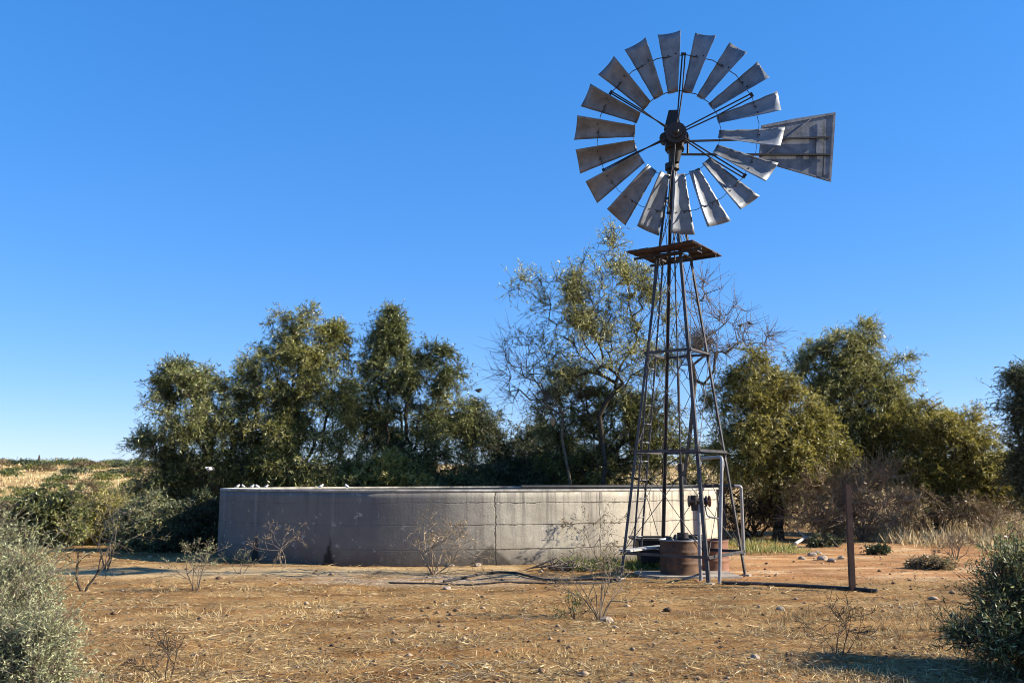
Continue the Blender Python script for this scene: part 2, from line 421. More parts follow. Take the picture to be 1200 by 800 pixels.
bump(nt, b, noise(nt, 4, 3, .5, coords(nt)), .15, .02)
wv_ = [(*tank_pt(t, -.165), .95) for t in ts]; me = MB(); me.add(wv_, [tuple(range(len(wv_)))])
o = me.build('water', wm, origin=(TC[0], TC[1], .95)); tag(o, kind='structure')

# ------------------------------------------------------------------ windmill
def foot(px, py): return gnd(px, py)
D0 = np.array([2.86, 13.23]); aa, bb = 1.2, .85
FT = {'D': D0, 'E': D0 + (bb, aa), 'A': D0 + (-aa, bb), 'B': D0 + (-aa + bb, aa + bb)}
TCN = (FT['A'] + FT['E']) / 2
ZTOP = 6.75
def legp(k, z):
    f = FT[k]; s = 1 - (z / ZTOP) * .945
    q = TCN + (f - TCN) * s; return Vector((q[0], q[1], z))
mill = thing('windmill', (TCN[0], TCN[1], 0), 'tall steel wind pump with eighteen grey blades standing in front of the cement reservoir', 'windmill')
ORD = ['A', 'D', 'E', 'B']
for k in ORD:
    inw = Vector((TCN[0], TCN[1], 0)) - Vector((*FT[k], 0))
    nb = [ORD[(ORD.index(k) + 1) % 4], ORD[(ORD.index(k) - 1) % 4]]
    d1 = (Vector((*FT[nb[0]], 0)) - Vector((*FT[k], 0))).normalized(); d2 = (Vector((*FT[nb[1]], 0)) - Vector((*FT[k], 0))).normalized()
    m = MB(); p0 = legp(k, -.12); p1 = legp(k, ZTOP)
    w, t = .046, .006
    for (dx, dy) in ((d1, d2), (d2, d1)):
        off = dx * (w / 2 if dx is d1 else (w / 2 + t * .5)); 
        pr = []
        q0 = p0 + off; q1 = p1 + off * .7
        m.prism(q0, q1, [(-w / 2, -t / 2), (w / 2, -t / 2), (w / 2, t / 2), (-w / 2, t / 2)], dy)
    leg = m.build('leg', M['iron'], mill)
    m = MB(); g = legp(k, 0); zz = float(tz(g.x, g.y))
    m.prism((g.x, g.y, zz - .05), (g.x, g.y, zz + .02), [(-.06, -.06), (.06, -.06), (.06, .06), (-.06, .06)], d1)
    m.build('foot_plate', M['concrete'], leg)
# girts
LV = [.36, 1.92, 3.5, 5.1, 6.1]
for z in LV:
    for i in range(4):
        m = MB()
        a_, b_ = legp(ORD[i], z), legp(ORD[(i + 1) % 4], z)
        d = (b_ - a_).normalized(); out = d.cross(Vector((0, 0, 1))).normalized()
        if out.dot(a_ - Vector((TCN[0], TCN[1], a_.z))) < 0: out = -out
        o1 = out * .012 
        w = .042 if z < 5 else .028
        m.angle(a_ + o1 - d * .03, b_ + o1 + d * .03, w, .006, (0, 0, 1), 1 if i % 2 else -1, 1)
        m.build('girt', M['iron'], mill)
# X bracing
for i in range(4):
    for j in range(len(LV) - 1):
        m = MB()
        z0, z1 = LV[j] + .02, LV[j + 1]
        a0, b0 = legp(ORD[i], z0), legp(ORD[(i + 1) % 4], z0); a1, b1 = legp(ORD[i], z1), legp(ORD[(i + 1) % 4], z1)
        c = Vector((TCN[0], TCN[1], 0)); o_ = ((a0 + b0) / 2 - c); o_.z = 0; o_ = o_.normalized() * .012
        m.tube([a0 + o_, b1 + o_], .006, 5); m.build('cross_brace', M['iron'], mill)
        m = MB(); m.tube([b0 - o_, a1 - o_], .006, 5); m.build('cross_brace', M['iron'], mill)
# ladder on the back-left face
lad = MB(); fa = Vector((*FT['A'], 0)); fb = Vector((*FT['B'], 0))
def facep(z, s, out=.04):
    a_, b_ = legp('A', z), legp('B', z); p = a_.lerp(b_, s)
    o_ = (a_ + b_) / 2 - Vector((TCN[0], TCN[1], z)); o_.z = 0
    return p + o_.normalized() * out
def ladr(z, side):
    mid = facep(z, .42 , .05); d = (fb - fa).normalized(); return mid + d * side * .13
r_ = MB()
for sd in (-1, 1): r_.bar(ladr(.38, sd), ladr(5.15, sd), .03, .010, (fb - fa))
ladder = r_.build('ladder', M['iron'], mill)
z = .6
while z < 5.1:
    m = MB(); m.tube([ladr(z, -1), ladr(z, 1)], .009, 6); z += .3; m.build('rung', M['pipe'], ladder)
# platform
def pc(k, z, s):
    f = FT[k]; q = TCN + (f - TCN) * s; return Vector((q[0], q[1], z))
ZP = 5.18; PS = .80; PI_ = .34
plat = MB()
for k, l in (('A', 'D'), ('B', 'E')):       # bearers
    a_ = pc(k, ZP - .06, .40); b_ = pc(l, ZP - .06, .40); d = (b_ - a_).normalized()
    plat.bar(a_ - d * .30, b_ + d * .30, .03, .035)
platform = plat.build('platform', M['darkiron'], mill)
for i in range(4):
    k, l = ORD[i], ORD[(i + 1) % 4]
    a0 = pc(k, ZP, PS); b0 = pc(l, ZP, PS); d = (b0 - a0).normalized(); inn = (Vector((TCN[0], TCN[1], ZP)) - (a0 + b0) / 2).normalized()
    wdt = .19
    zoff = .0 if i % 2 == 0 else .013
    for q in range(2):
        m = MB(); c0 = a0 + inn * (wdt * (q + .5) + .012 * q) + Vector((0, 0, zoff)); c1 = b0 + inn * (wdt * (q + .5) + .012 * q) + Vector((0, 0, zoff))
        m.bar(c0 + d * .01 * q, c1 - d * (.02 if i != 1 else .09), wdt - .012, .012)
        m.build('board', M['redpaint'], platform)
# top, gearbox, mast
hubz = at(788, 166, TCN[1])[2]
HX, HY = TCN[0], TCN[1]
m = MB(); m.tube([(HX, HY, ZTOP - .35), (HX, HY, hubz - .12)], .055, 12); m.tube([(HX, HY, ZTOP - .12), (HX, HY, ZTOP - .02)], .12, 14)
m.build('mast_pipe', M['darkiron'], mill)
WY = HY - .42
wc = at(792.5, 156, WY)
YAW = math.radians(14); TL_ = math.radians(6)
eX = Vector((math.cos(YAW), -math.sin(YAW), 0)); nh = Vector((-math.sin(YAW), -math.cos(YAW), 0))
nF = nh * math.cos(TL_) - Vector((0, 0, math.sin(TL_))); eZ = Vector((0, 0, math.cos(TL_))) + nh * math.sin(TL_)
WC = Vector(wc)
m = MB()
gb = WC - nF * .30 - eX * .05
m.prism(gb + Vector((0, 0, -.20)), gb + Vector((0, 0, .10)), [(-.13, -.17), (.13, -.17), (.16, .0), (.13, .17), (-.13, .17), (-.16, 0)], nF, False)
m.prism(gb + Vector((-.02, 0, .103)), gb + Vector((0, 0, .46)), [(-.14, -.15), (.14, -.15), (.14, .15), (-.14, .15)], nF, False, [(-.075, -.09), (.075, -.09), (.075, .09), (-.075, .09)])
m.tube([gb + nF * .1, WC + nF * .06], [.10, .085], 14)
m.tube([gb - Vector((0, 0, .12)) - nF * .02, gb - Vector((0, 0, .42)) - nF * .02], [.15, .07], 12)
for s_ in (-1, 1): m.tube([gb + eX * s_ * .15 + nF * .1, gb + eX * s_ * .16 - nF * .1], .09, 12)
for q in range(6):
    a = q * 1.05; m.tube([gb + eX * math.cos(a) * .13 + eZ * (math.sin(a) * .13 - .05) + nF * .14, gb + eX * math.cos(a) * .13 + eZ * (math.sin(a) * .13 - .05) + nF * .19], .022, 6)
m.build('gearbox', M['darkiron'], mill)
# wheel
R = 119.5 / F * (WY * CT + (wc[2] - CH) * ST)
def wp(th, r, dn=0.0): return WC + (eX * math.cos(th) + eZ * math.sin(th)) * r + nF * dn
m = MB(); m.tube([WC + nF * .10, WC - nF * .12], [.10, .12], 14)
m.tube([WC + nF * .06, WC + nF * .03], .17, 16); m.tube([WC - nF * .08, WC - nF * .11], .17, 16)
m.tube([WC + nF * .15, WC + nF * .10], [.035, .06], 10)
wheel = m.build('wheel', M['darkiron'], mill)
r_in, r_out = .405 * R, R
ri2, ro2 = .425 * R, .785 * R
B0 = math.radians(91.5)
for k in range(18):
    th = B0 + k * 2 * PI / 18 + random.uniform(-.008, .008)
    rad = eX * math.cos(th) + eZ * math.sin(th); tan = -eX * math.sin(th) + eZ * math.cos(th)
    nr, nc = 10, 8; top = []; bot = []
    jp = random.uniform(-.09, .09); bend = random.uniform(-.02, .035)
    for i in range(nr + 1):
        s = i / nr; r = r_in + (r_out - r_in) * s + (random.uniform(-.004, .004))
        pitch = math.radians(35 - 8 * s) + jp
        half = (.10 + .108 * s)
        ch = tan * math.cos(pitch) - nF * math.sin(pitch); nn = nF * math.cos(pitch) + tan * math.sin(pitch)
        dent = .004 * math.sin(s * 23 + k * 1.7)
        for j in range(nc + 1):
            u = j / nc * 2 - 1
            cam_ = .050 * (1 - u * u) * (.8 + .3 * s) + dent * (u * .8 + .4)
            p = WC + rad * (r + .02 * u * s) + ch * (u * half) - nn * cam_ + nn * (.03 + bend * max(0, s - .55) ** 2 * 5)
            top.append(p); bot.append(p - nn * .004)
    n1 = nc + 1; L = len(top); f = []
    for i in range(nr):
        for j in range(nc):
            q = (i * n1 + j, i * n1 + j + 1, (i + 1) * n1 + j + 1, (i + 1) * n1 + j); f.append(q); f.append(tuple(L + x for x in q[::-1]))
    edge = [j for j in range(n1)] + [i * n1 + nc for i in range(1, nr + 1)] + [nr * n1 + j for j in range(nc - 1, -1, -1)] + [i * n1 for i in range(nr - 1, 0, -1)]
    for a_, b_ in zip(edge, edge[1:] + edge[:1]): f.append((b_, a_, L + a_, L + b_))
    m = MB(); m.add(top + bot, f, True)
    bl = m.build('blade', M['galv'], wheel)
    # strap clips across the blade at both rings, with two bolts
    m = MB(); pitch = math.radians(31)
    ch = tan * math.cos(pitch) - nF * math.sin(pitch); nn = nF * math.cos(pitch) + tan * math.sin(pitch)
    for r in (ro2,):
        for u in (-.42, .42):
            s = (r - r_in) / (r_out - r_in); half = .10 + .108 * s
            p = WC + rad * r + ch * u * half - nn * (.050 * (1 - u * u) * (.8 + .3 * s) - .03)
            m = MB(); m.tube([p - nn * .01, p + nn * .014], .012, 6); m.build('bolt', M['darkiron'], bl)
for name, rr, th_ in (('inner_ring', ri2, .008), ('outer_ring', ro2, .008)):
    m = MB(); pts = [wp(B0 + (k + .5) * 2 * PI / 18, rr, -.035) for k in range(18)]
    for k in range(18): m.bar(pts[k], pts[(k + 1) % 18] , .026, .007, (pts[k] - WC))
    m.build(name, M['iron'], wheel)
for k in range(6):
    th = math.radians(83 + 60 * k)
    m = MB()
    m.tube([wp(th, .13, .045), wp(th + .012, ro2, .0)], .0125, 6); m.tube([wp(th, .13, -.10), wp(th - .05, ri2, -.06), wp(th - .02, ro2, -.05)], .0125, 6)
    m.bar(wp(th + .03, ro2 + .005, -.02), wp(th - .03, ro2 + .005, -.02), .05, .010, nF)
    m.build('spoke', M['darkiron'], wheel)
# tail
TY = HY + .12
def tp(px, py, dy=0): return Vector(at(px, py, TY + dy))
m = MB()
m.bar(tp(786, 181), tp(972, 181.5), .04, .03); m.bar(tp(789, 166), tp(972, 161), .03, .03)
m.tube([tp(806, 180), tp(806, 166)], .02, 8); m.tube([tp(792, 186), tp(792, 160)], .035, 10)
tail = m.build('tail', M['darkiron'], mill)
vp = [(892, 147), (934, 138.5), (979.5, 131.5), (977, 171), (974, 213.5), (931, 201), (889, 189), (890.5, 168)]
m = MB(); P0 = [tp(x, y, .035) for x, y in vp]; P1 = [p + Vector((0, .006, 0)) for p in P0]
n = len(vp); m.add(P0 + P1, [tuple(range(n)), tuple(range(2 * n - 1, n - 1, -1))] + [((i + 1) % n, i, n + i, n + (i + 1) % n) for i in range(n)])
vane = m.build('vane', M['vane'], tail)
m = MB()
def strip(a_, b_, w=.03, t=.012, dy=.022): m.bar(tp(*a_, dy), tp(*b_, dy), t, w)
ins = [(893.5, 149), (978, 133.5), (972.5, 211.5), (890.5, 187.5)]
for i in range(4): strip(ins[i], ins[(i + 1) % 4], .028, .01, .026)
strip((967, 140), (966, 205), .03, .012, .014)
strip((895, 183), (950, 140), .02, .01, -.004 + .02)
strip((958, 161), (957, 181), .03, .012, .004)
m.build('vane_frame', M['vane'], vane)
# pump rod and riser
m = MB(); m.tube([(HX, HY, 1.0), (HX, HY, ZTOP - .3)], .013, 8); m.tube([(HX, HY, 2.55), (HX, HY, 3.2)], .022, 8)
m.build('pump_rod', M['iron'], mill)
m = MB(); m.tube([(HX, HY, .1), (HX, HY, 1.7)], .035, 12); m.tube([(HX, HY, 1.62), (HX, HY, 1.75)], .05, 12)
m.tube([(HX, HY, .60), (HX, HY, .68)], .09, 12)
m.build('riser_pipe', M['darkiron'], mill)

# plank laid over the lower girts on the left
m = MB(); pA = Vector(at(732, 652, 14.1)); pB = Vector(at(778, 645, 15.0))
pA.z = pB.z = .40
m.prism(pA + Vector((0, 0, .018)), pB + Vector((0, 0, .018)), [(-.11, -.014), (.11, -.014), (.11, .014), (-.11, .014)])
tag(m.build('plank', M['plank']), 'weathered grey plank laid across the low bars of the windmill tower', 'plank')

# ---- drums
def drum(c, r, h, mat, label, name='metal_drum', lid=False, slab=True):
    t = thing(name, c, label, 'drum'); m = MB()
    ph = random.uniform(0, 6)
    wobf = lambda a, z: .012 * math.sin(2 * a + ph) + .008 * math.sin(5 * a + ph * 2 + z * 6)
    prof = [(r * .97, 0)]
    nn = 30
    for i in range(nn + 1):
        z = h * i / nn; q = 0
        for z0 in (.02, h * .36, h * .68, h - .015): q += .014 * math.exp(-((z - z0) / .014) ** 2)
        prof.append((r + q, z))
    prof += [(r - .006, h), (r - .008, h - .05), (r - .008, .04)]
    m.lathe(c, prof, 40, True, wobf)
    m.build('body', mat, t)
    return t, m
cd = gnd(799, 675)
t, _ = drum((cd[0], cd[1] + .1, 0), .315, .56, M['rust'], 'rusty brown open steel drum cut short, standing inside the windmill tower')
m = MB(); m.lathe((cd[0], cd[1] + .1, .55), [(.318, -.005), (.332, 0), (.332, .015), (.31, .018), (.31, -.005)], 40); m.build('rim', M['pipe'], t)
m = MB(); m.lathe((cd[0], cd[1] + .1, 0), [(.001, .47), (.305, .47)], 40); 
for q in range(7):
    a = q * .9; m.lathe((cd[0] + .17 * math.cos(a), cd[1] + .1 + .15 * math.sin(a), .5), [(.001, .10 + .02 * (q % 3)), (.05, .07), (.085, 0), (.05, -.05), (.001, -.06)], 9)
m.build('contents', M['black'], t)
c2 = gnd(842, 672)
t, _ = drum((c2[0] - .02, c2[1] + .35, 0), .27, .52, M['redclay'], 'ribbed red drum behind the right leg of the windmill, on orange soil')
t, _ = drum((c2[0] - .36, c2[1] + .55, 0), .24, .58, M['black'], 'black drum standing between the rusty drum and the ribbed red drum')
# black tub behind left
cb = gnd(766, 665); m = MB()
t = thing('feed_tub', (cb[0], cb[1], 0), 'black rubber tub with sloping sides lying behind the rusty drum by the left tower legs', 'tub')
m.prism((cb[0], cb[1], .10), (cb[0], cb[1], .48), [(-.24, -.24), (.24, -.24), (.24, .24), (-.24, .24)], (0, 1, 0), False, [(-.34, -.34), (.30, -.34), (.30, .34), (-.34, .34)])
m.build('body', M['black'], t)
m = MB()
for q in range(4):
    P = [(-.36, -.36), (.32, -.36), (.32, .36), (-.36, .36)]; a_, b_ = P[q], P[(q + 1) % 4]
    m.bar((cb[0] + a_[0], cb[1] + a_[1], .50), (cb[0] + b_[0], cb[1] + b_[1], .50), .04, .035)
for sx, sy in ((-.16, -.16), (.16, -.16), (.16, .16), (-.16, .16)): m.bar((cb[0] + sx, cb[1] + sy, -.05), (cb[0] + sx, cb[1] + sy, .095), .06, .06)
m.build('rim', M['black'], t)

# concrete slab under the pump
m = MB(); sc = np.array([cd[0] + .12, cd[1] + .12]); vs = []
pr = [(-.75, -.42), (-.2, -.52), (.5, -.50), (.78, -.2), (.8, .4), (-.7, .45)]
m.prism((sc[0], sc[1], -.04), (sc[0], sc[1], .035), pr, (0, 1, 0))
tag(m.build('well_slab', M['concrete']), 'low pale cement slab under the rusty drum in the tower', 'slab')

# ---- pipes
def path(pts, r=.022, n=10, bend=.06):
    P = [Vector(p) for p in pts]; out = [P[0]]
    for i in range(1, len(P) - 1):
        a_ = (P[i - 1] - P[i]); b_ = (P[i + 1] - P[i]); bl = min(bend, a_.length * .45, b_.length * .45)
        s0 = P[i] + a_.normalized() * bl; s1 = P[i] + b_.normalized() * bl
        for q in range(5):
            t_ = q / 4; out.append((s0 * (1 - t_) + P[i] * t_) * (1 - t_) + (P[i] * (1 - t_) + s1 * t_) * t_)
    out.append(P[-1]); return out
# delivery pipe: from the riser along the girt, down outside the tower
dp = thing('delivery_pipe', gnd(843, 683), 'upright galvanised pipe with a bent top beside the front right tower leg', 'pipe')
y0 = gnd(843, 683)[1]
m = MB(); m.tube(path([at(822, 537, y0 + .35), at(846, 535, y0), at(843, 686, y0)], .026), .026, 10); m.build('pipe_run', M['pipe'], dp)
# valve pipe
yv = 13.75
vpz = thing('valve_standpipe', (at(820, 640, yv)[0], yv, 0), 'short galvanised standpipe carrying a rusty red gate valve, in the tower', 'pipe')
xv = at(820, 640, yv)[0]
m = MB(); m.tube(path([(xv, yv, 0), (xv, yv, at(820, 590, yv)[2])]), .028, 10)
m.tube(path([at(826, 592, yv), at(829, 605, yv), at(843, 607.5, yv)], .012, bend=.05), .012, 8); m.build('pipe_run', M['pipe'], vpz)
m = MB(); vz = at(820, 587, yv)[2]
m.tube([(xv - .13, yv, vz), (xv + .13, yv, vz)], [.055, .05], 12); m.tube([(xv - .13, yv, vz), (xv - .15, yv, vz)], .085, 12); m.tube([(xv + .11, yv, vz), (xv + .13, yv, vz)], .08, 12)
m.tube([(xv - .06, yv, vz - .14), (xv - .06, yv, vz + .09)], [.05, .06], 10)
valve = m.build('valve', M['darkiron'], vpz)
m = MB(); cx = xv + .17; pts = [(cx, yv + .075 * math.cos(a), vz + .075 * math.sin(a)) for a in np.linspace(0, 2 * PI, 17)]; m.tube(pts, .014, 6, False)
m.tube([(xv + .13, yv, vz), (cx + .02, yv, vz)], .014, 6); m.bar((cx, yv, vz - .07), (cx, yv, vz + .07), .014, .014, (1, 0, 0)); m.build('hand_wheel', M['redclay'], valve)
# tap over the drum
m = MB(); yt = HY + .05
m.tube(path([at(818, 640, yt), at(817, 628, yt), at(802, 627, yt), at(801, 631, yt)], bend=.05), .014, 8); m.tube([at(801, 631.5, yt), at(800, 624, yt)], .02, 8)
tag(m.build('tap', M['darkiron']), 'thin bent metal tap pipe above the open rusty drum', 'tap')
# rim pipe of the tank
def rimp(px, dz, off=.06):
    t_ = tank_t_of_px(px); q = tank_pt(t_, off - .16); return (q[0], q[1], TH + dz)
m = MB(); qp = [rimp(x, .045) for x in (612, 650, 690, 730, 770, 805, 828)]
e = at(868.5, 571, qp[-1][1] - .6); e[2] = TH + .045
g = gnd(868.5, 645); 
fp = thing('filler_pipe', (e[0], e[1], 0), 'long pipe along the reservoir rim, turning down to the ground at its right end', 'pipe')
m.tube(qp + [(e[0] - .12, e[1], e[2])], .03, 10); m.build('black_run', M['black'], fp)
m = MB(); m.tube(path([(e[0] - .14, e[1], e[2]), tuple(e), (e[0], e[1], -.05)], bend=.07), .033, 10); m.build('downpipe', M['pipe'], fp)
# black post by tank end
q = gnd(847, 650); m = MB(); m.prism((q[0] , q[1], -.2), (q[0], q[1], at(847, 573, q[1])[2]), [(-.07, -.06), (.07, -.06), (.075, .06), (-.06, .07)], (0, 1, 0))
tag(m.build('wooden_post', M['black']), 'thick black post at the right end of the reservoir', 'post')
# steel post in the open
q = gnd(998.5, 691); tpz = at(996, 567, q[1])
m = MB(); w = .072; t_ = .011
m.prism((q[0], q[1], -.3), (tpz[0] - .03, q[1], tpz[2]), [(-w / 2, -w / 2), (w / 2, -w / 2), (w / 2, w / 2), (w / 2 - t_, w / 2), (w / 2 - t_, -w / 2 + t_), (-w / 2 + t_, -w / 2 + t_), (-w / 2 + t_, w / 2), (-w / 2, w / 2)], (0, 1, 0))
tag(m.build('steel_post', M['rustpost']), 'rust brown channel iron post standing alone on the bare ground right of the windmill', 'post')
# pipe on ground
m = MB(); pts = [gnd(x, y) for x, y in ((846, 685.5), (880, 686.2), (930, 687), (975, 689), (1000, 691), (1028, 693.5))]
pts = [(p[0], p[1], float(tz(p[0], p[1])) + .022) for p in pts]; m.tube(pts, .026, 10)
tag(m.build('ground_pipe', M['black']), 'black pipe lying on the ground from the tower foot past the rusty post', 'pipe')
# loop of black hose before the tank
m = MB(); pts = []
for x, y in ((520, 682), (545, 678), (565, 673), (585, 671), (605, 672.5), (625, 677), (640, 680.5), (660, 680), (690, 679), (722, 680)):
    g = gnd(x, y); pts.append((g[0], g[1], float(tz(g[0], g[1])) + .02))
m.tube(pts, .018, 8); tag(m.build('hose', M['black']), 'thin black hose curving over the pale ground in front of the reservoir', 'hose')
m = MB(); pts = []
for x, y in ((455, 684), (500, 684.5), (550, 686), (590, 683), (640, 684.5), (700, 684), (728, 681)):
    g = gnd(x, y); pts.append((g[0], g[1], float(tz(g[0], g[1])) + .012))
m.tube(pts, .012, 6); tag(m.build('hose', M['black']), 'thin straight black hose nearer the camera, running to the left tower foot', 'hose')

# ------------------------------------------------------------------ vegetation
def lobes_pts(lobes, Y, n, depth=.8, shell=.42):
    w = np.array([l[2] * l[3] * (l[5] if len(l) > 5 else 1) for l in lobes], float); w /= w.sum()
    out = []; cs = []
    for l, c in zip(lobes, rng.multinomial(n, w)):
        px, py, rx, ry = l[:4]; yo = l[4] if len(l) > 4 else 0
        Yc = Y + yo; ctr = at(px, py, Yc); sc = (Yc * CT + (ctr[2] - CH) * ST) / F
        r3 = np.array([rx * sc, rx * sc * depth, ry * sc]) * 1.03
        nc_ = max(4, c // 11); dc = rdir(nc_) * (rng.random((nc_, 1)) ** shell)
        d = dc[rng.integers(0, nc_, c)] * rng.uniform(.86, 1.06, (c, 1)) + rng.normal(size=(c, 3)) * .13 * np.array([1, 1, .8])
        un = rng.random(c) < .27; d[un] = rdir(int(un.sum())) * (rng.random((int(un.sum()), 1)) ** shell)
        out.append(ctr + d * r3); cs.append(np.repeat([ctr], c, 0))
    return np.concatenate(out), np.concatenate(cs)

def skeleton(base_pts, targets, kpath=.35, jit=.05):
    pos = [np.array(p, float) for p in base_pts]; par = [-1] + list(range(len(pos) - 1)); plen = [0.]
    for i in range(1, len(pos)): plen.append(plen[-1] + np.linalg.norm(pos[i] - pos[i - 1]))
    plen = [p * .2 for p in plen]
    top = pos[-1]; order = np.argsort(np.linalg.norm(targets - top, axis=1)); ends = []
    cap = 4 * len(targets) + len(pos) + 8
    P = np.zeros((cap, 3)); P[:len(pos)] = pos; L = np.zeros(cap); L[:len(pos)] = plen; n = len(pos)
    n0 = max(0, n - 3)
    for i in order:
        t = targets[i]
        d = np.linalg.norm(P[n0:n] - t, axis=1)
        up = np.maximum(0, P[n0:n, 2] - t[2]) * .5
        j = n0 + int(np.argmin(d + kpath * L[n0:n] + up)); dist = np.linalg.norm(P[j] - t)
        k = 1 if dist < .5 else (2 if dist < 1.3 else 3); cur = j
        bow = rng.normal(size=3) * jit * dist + np.array([0, 0, .10 * dist])
        for q in range(1, k + 1):
            s = q / k; p = P[j] * (1 - s) + t * s + bow * 4 * s * (1 - s) * .5
            if q == k: p = t
            P[n] = p; L[n] = L[cur] + np.linalg.norm(p - P[cur]); par.append(cur); cur = n; n += 1
        ends.append((cur, i))
    return P[:n], np.array(par), ends

def make_tree(name, base, lobes, Y, ntar, label, cat, leaf, bark='bark', trunk_h=None, trunk_r=.12, nspray=6, nleaf=11,
              sl=.42, LL=.115, LW=.021, droop=.30, group=None, tintb=.4, tints=.25, depth=.8, stems=1, shell=.42, twr=.006, kpath=.35, jit=.05, leanx=0, partial=1.0, minz=.1, upw=.15, partn=('trunk', 'crown')):
    T, C = lobes_pts(lobes, Y, ntar, depth, shell)
    keep = T[:, 2] > minz; T = T[keep]; C = C[keep]
    base = np.array(base, float); base[2] = float(tz(base[0], base[1]))
    root = thing(name, base, label, cat, group)
    cm = T.mean(0)
    th = trunk_h or max(.3, (T[:, 2].min() - base[2]) * 1.0 + .3)
    segs_p0, segs_p1, r0s, r1s = [], [], [], []
    allP = []; tipP = []; tipC = []
    grp = rng.integers(0, stems, len(T)) if stems > 1 else np.zeros(len(T), int)
    if stems > 1:   # split targets by angle
        ang = np.arctan2(T[:, 1] - base[1], T[:, 0] - base[0]) + rng.normal(size=len(T)) * .4
        grp = ((ang + PI) / (2 * PI) * stems).astype(int) % stems
    for s in range(stems):
        Ts = T[grp == s]; Cs = C[grp == s]
        if len(Ts) == 0: continue
        b0 = base + np.array([rng.normal() * .12, rng.normal() * .12, -.12]) * (stems > 1) + np.array([0, 0, -.1])
        c_ = Ts.mean(0); hz = th * rng.uniform(.8, 1.2) if stems > 1 else th
        bp = []; k = 6
        for q in range(k):
            f = q / (k - 1); p = b0.copy(); p[:2] += (c_[:2] - b0[:2]) * f * f * (.35 if stems == 1 else .3)
            p[2] += (hz + .1) * f; p[:2] += rng.normal(size=2) * .03 * (q > 0) * max(1, hz); bp.append(p)
        P, par, ends = skeleton(bp, Ts, kpath, jit)
        n = len(P); cnt = np.zeros(n); 
        for e, _ in ends: cnt[e] += 1
        for i in range(n - 1, 0, -1): cnt[par[i]] += cnt[i]
        tot = max(cnt[0], 1); e_ = .5
        rad = np.maximum(trunk_r * (cnt / tot) ** e_, twr * 1.2)
        rad[:1] *= 1.35
        i = np.arange(1, n); segs_p0.append(P[par[i]]); segs_p1.append(P[i])
        r0 = np.minimum(rad[par[i]], rad[i] * 1.35 + .004); r0[:k - 1] = rad[:k - 1]
        r0s.append(r0); r1s.append(rad[i])
        tipP.append(P[[e for e, _ in ends]]); tipC.append(Cs[[x for _, x in ends]])
    tip = np.concatenate(tipP); ctr = np.concatenate(tipC); nt_ = len(tip)
    # sprays
    has = rng.random(nt_) < partial
    ip = np.repeat(np.arange(nt_), nspray); K = len(ip)
    outw = nrm(tip - ctr + 1e-4)
    d = nrm(outw[ip] * .55 + rdir(K) * .85 + np.array([0, 0, upw]))
    l = sl * (rng.uniform(.5, 1.3, K) + (rng.random(K) < .07) * rng.uniform(.4, 1.1, K))
    q0 = tip[ip] + rdir(K) * .03
    mid = q0 + d * (l * .5)[:, None] + np.array([0, 0, -1]) * (droop * .25 * l)[:, None]
    end = q0 + d * l[:, None] + np.array([0, 0, -1]) * (droop * l)[:, None]
    segs_p0 += [q0, mid]; segs_p1 += [mid, end]; r0s += [np.full(K, twr), np.full(K, twr * .7)]; r1s += [np.full(K, twr * .7), np.full(K, twr * .35)]
    v, f = segtubes(np.concatenate(segs_p0), np.concatenate(segs_p1), np.concatenate(r0s), np.concatenate(r1s), 5)
    npmesh(partn[0], v, f, M[bark], root, smooth=True)
    if nleaf > 0:
        sel = np.where(has[ip])[0]; il = np.repeat(sel, nleaf); n = len(il)
        t = rng.random(n) ** .8
        p = q0[il] + d[il] * (l[il] * t)[:, None] + np.array([0, 0, -1]) * (droop * l[il] * t * t)[:, None]
        ld = nrm(d[il] * .6 + rdir(n) * .8 + np.array([0, 0, -droop * .9]))
        LLs = LL * rng.uniform(.6, 1.3, n); v, f = leafquads(p, ld, LLs, LW * rng.uniform(.7, 1.3, n))
        cl = wob(tip[:, 0], tip[:, 2], 1.1, tip[:, 1].mean()) * .35 + rng.normal(size=nt_) * .10
        tn = np.clip(tintb + .11 + cl[ip[il]] * tints / .25 * .6 + rng.normal(size=n) * tints * .95, 0, 1)
        npmesh(partn[1], v, f, M[leaf], root, tn)
    return root, tip

TL = []
def gb(px, Y): return (at(px, 562, Y)[0], Y, 0)
G1 = 'trees behind and beside the reservoir'
# left round tree
make_tree('tree', gb(225, 24.5), [(222, 478, 52, 46, 0), (205, 530, 44, 50, .5), (250, 540, 45, 60, .6), (192, 590, 35, 40, .6), (240, 605, 45, 36, .8, 1.5), (200, 570, 30, 44, .6, 1.3), (262, 488, 25, 38, .8), (222, 450, 36, 26, .2, 1.5)], 24.5, 1050,
          'rounded dark green tree at the left end of the reservoir, leftmost tree', 'tree', 'green', nspray=7, nleaf=12, tintb=.45)
make_tree('tree', gb(345, 25.5), [(345, 400, 42, 38, 0), (385, 405, 28, 30, .3), (325, 440, 45, 45, -.3), (375, 470, 52, 50, -.4), (310, 510, 50, 50, -.6), (365, 540, 60, 42, -.6), (300, 560, 40, 30, -.4), (350, 568, 80, 18, -.4, 1.4)], 25.5, 1350,
          'tallest bushy olive green tree behind the left half of the reservoir', 'tree', 'olive', nspray=7, nleaf=12, trunk_r=.16, tintb=.42)
make_tree('tree', gb(455, 26), [(456, 388, 13, 26, 0, 4.), (456, 425, 32, 34, 0, 1.5), (522, 425, 14, 20, 0, 1.5), (430, 470, 36, 50, .2), (505, 440, 36, 34, .2), (525, 480, 30, 40, .3), (480, 510, 55, 50, 0), (520, 545, 50, 36, 0), (430, 550, 40, 30, 0), (475, 568, 90, 18, 0, 1.6)], 26, 1350,
          'green tree with a pointed top behind the middle of the reservoir', 'tree', 'green', nspray=7, nleaf=12, trunk_r=.14, tintb=.38)
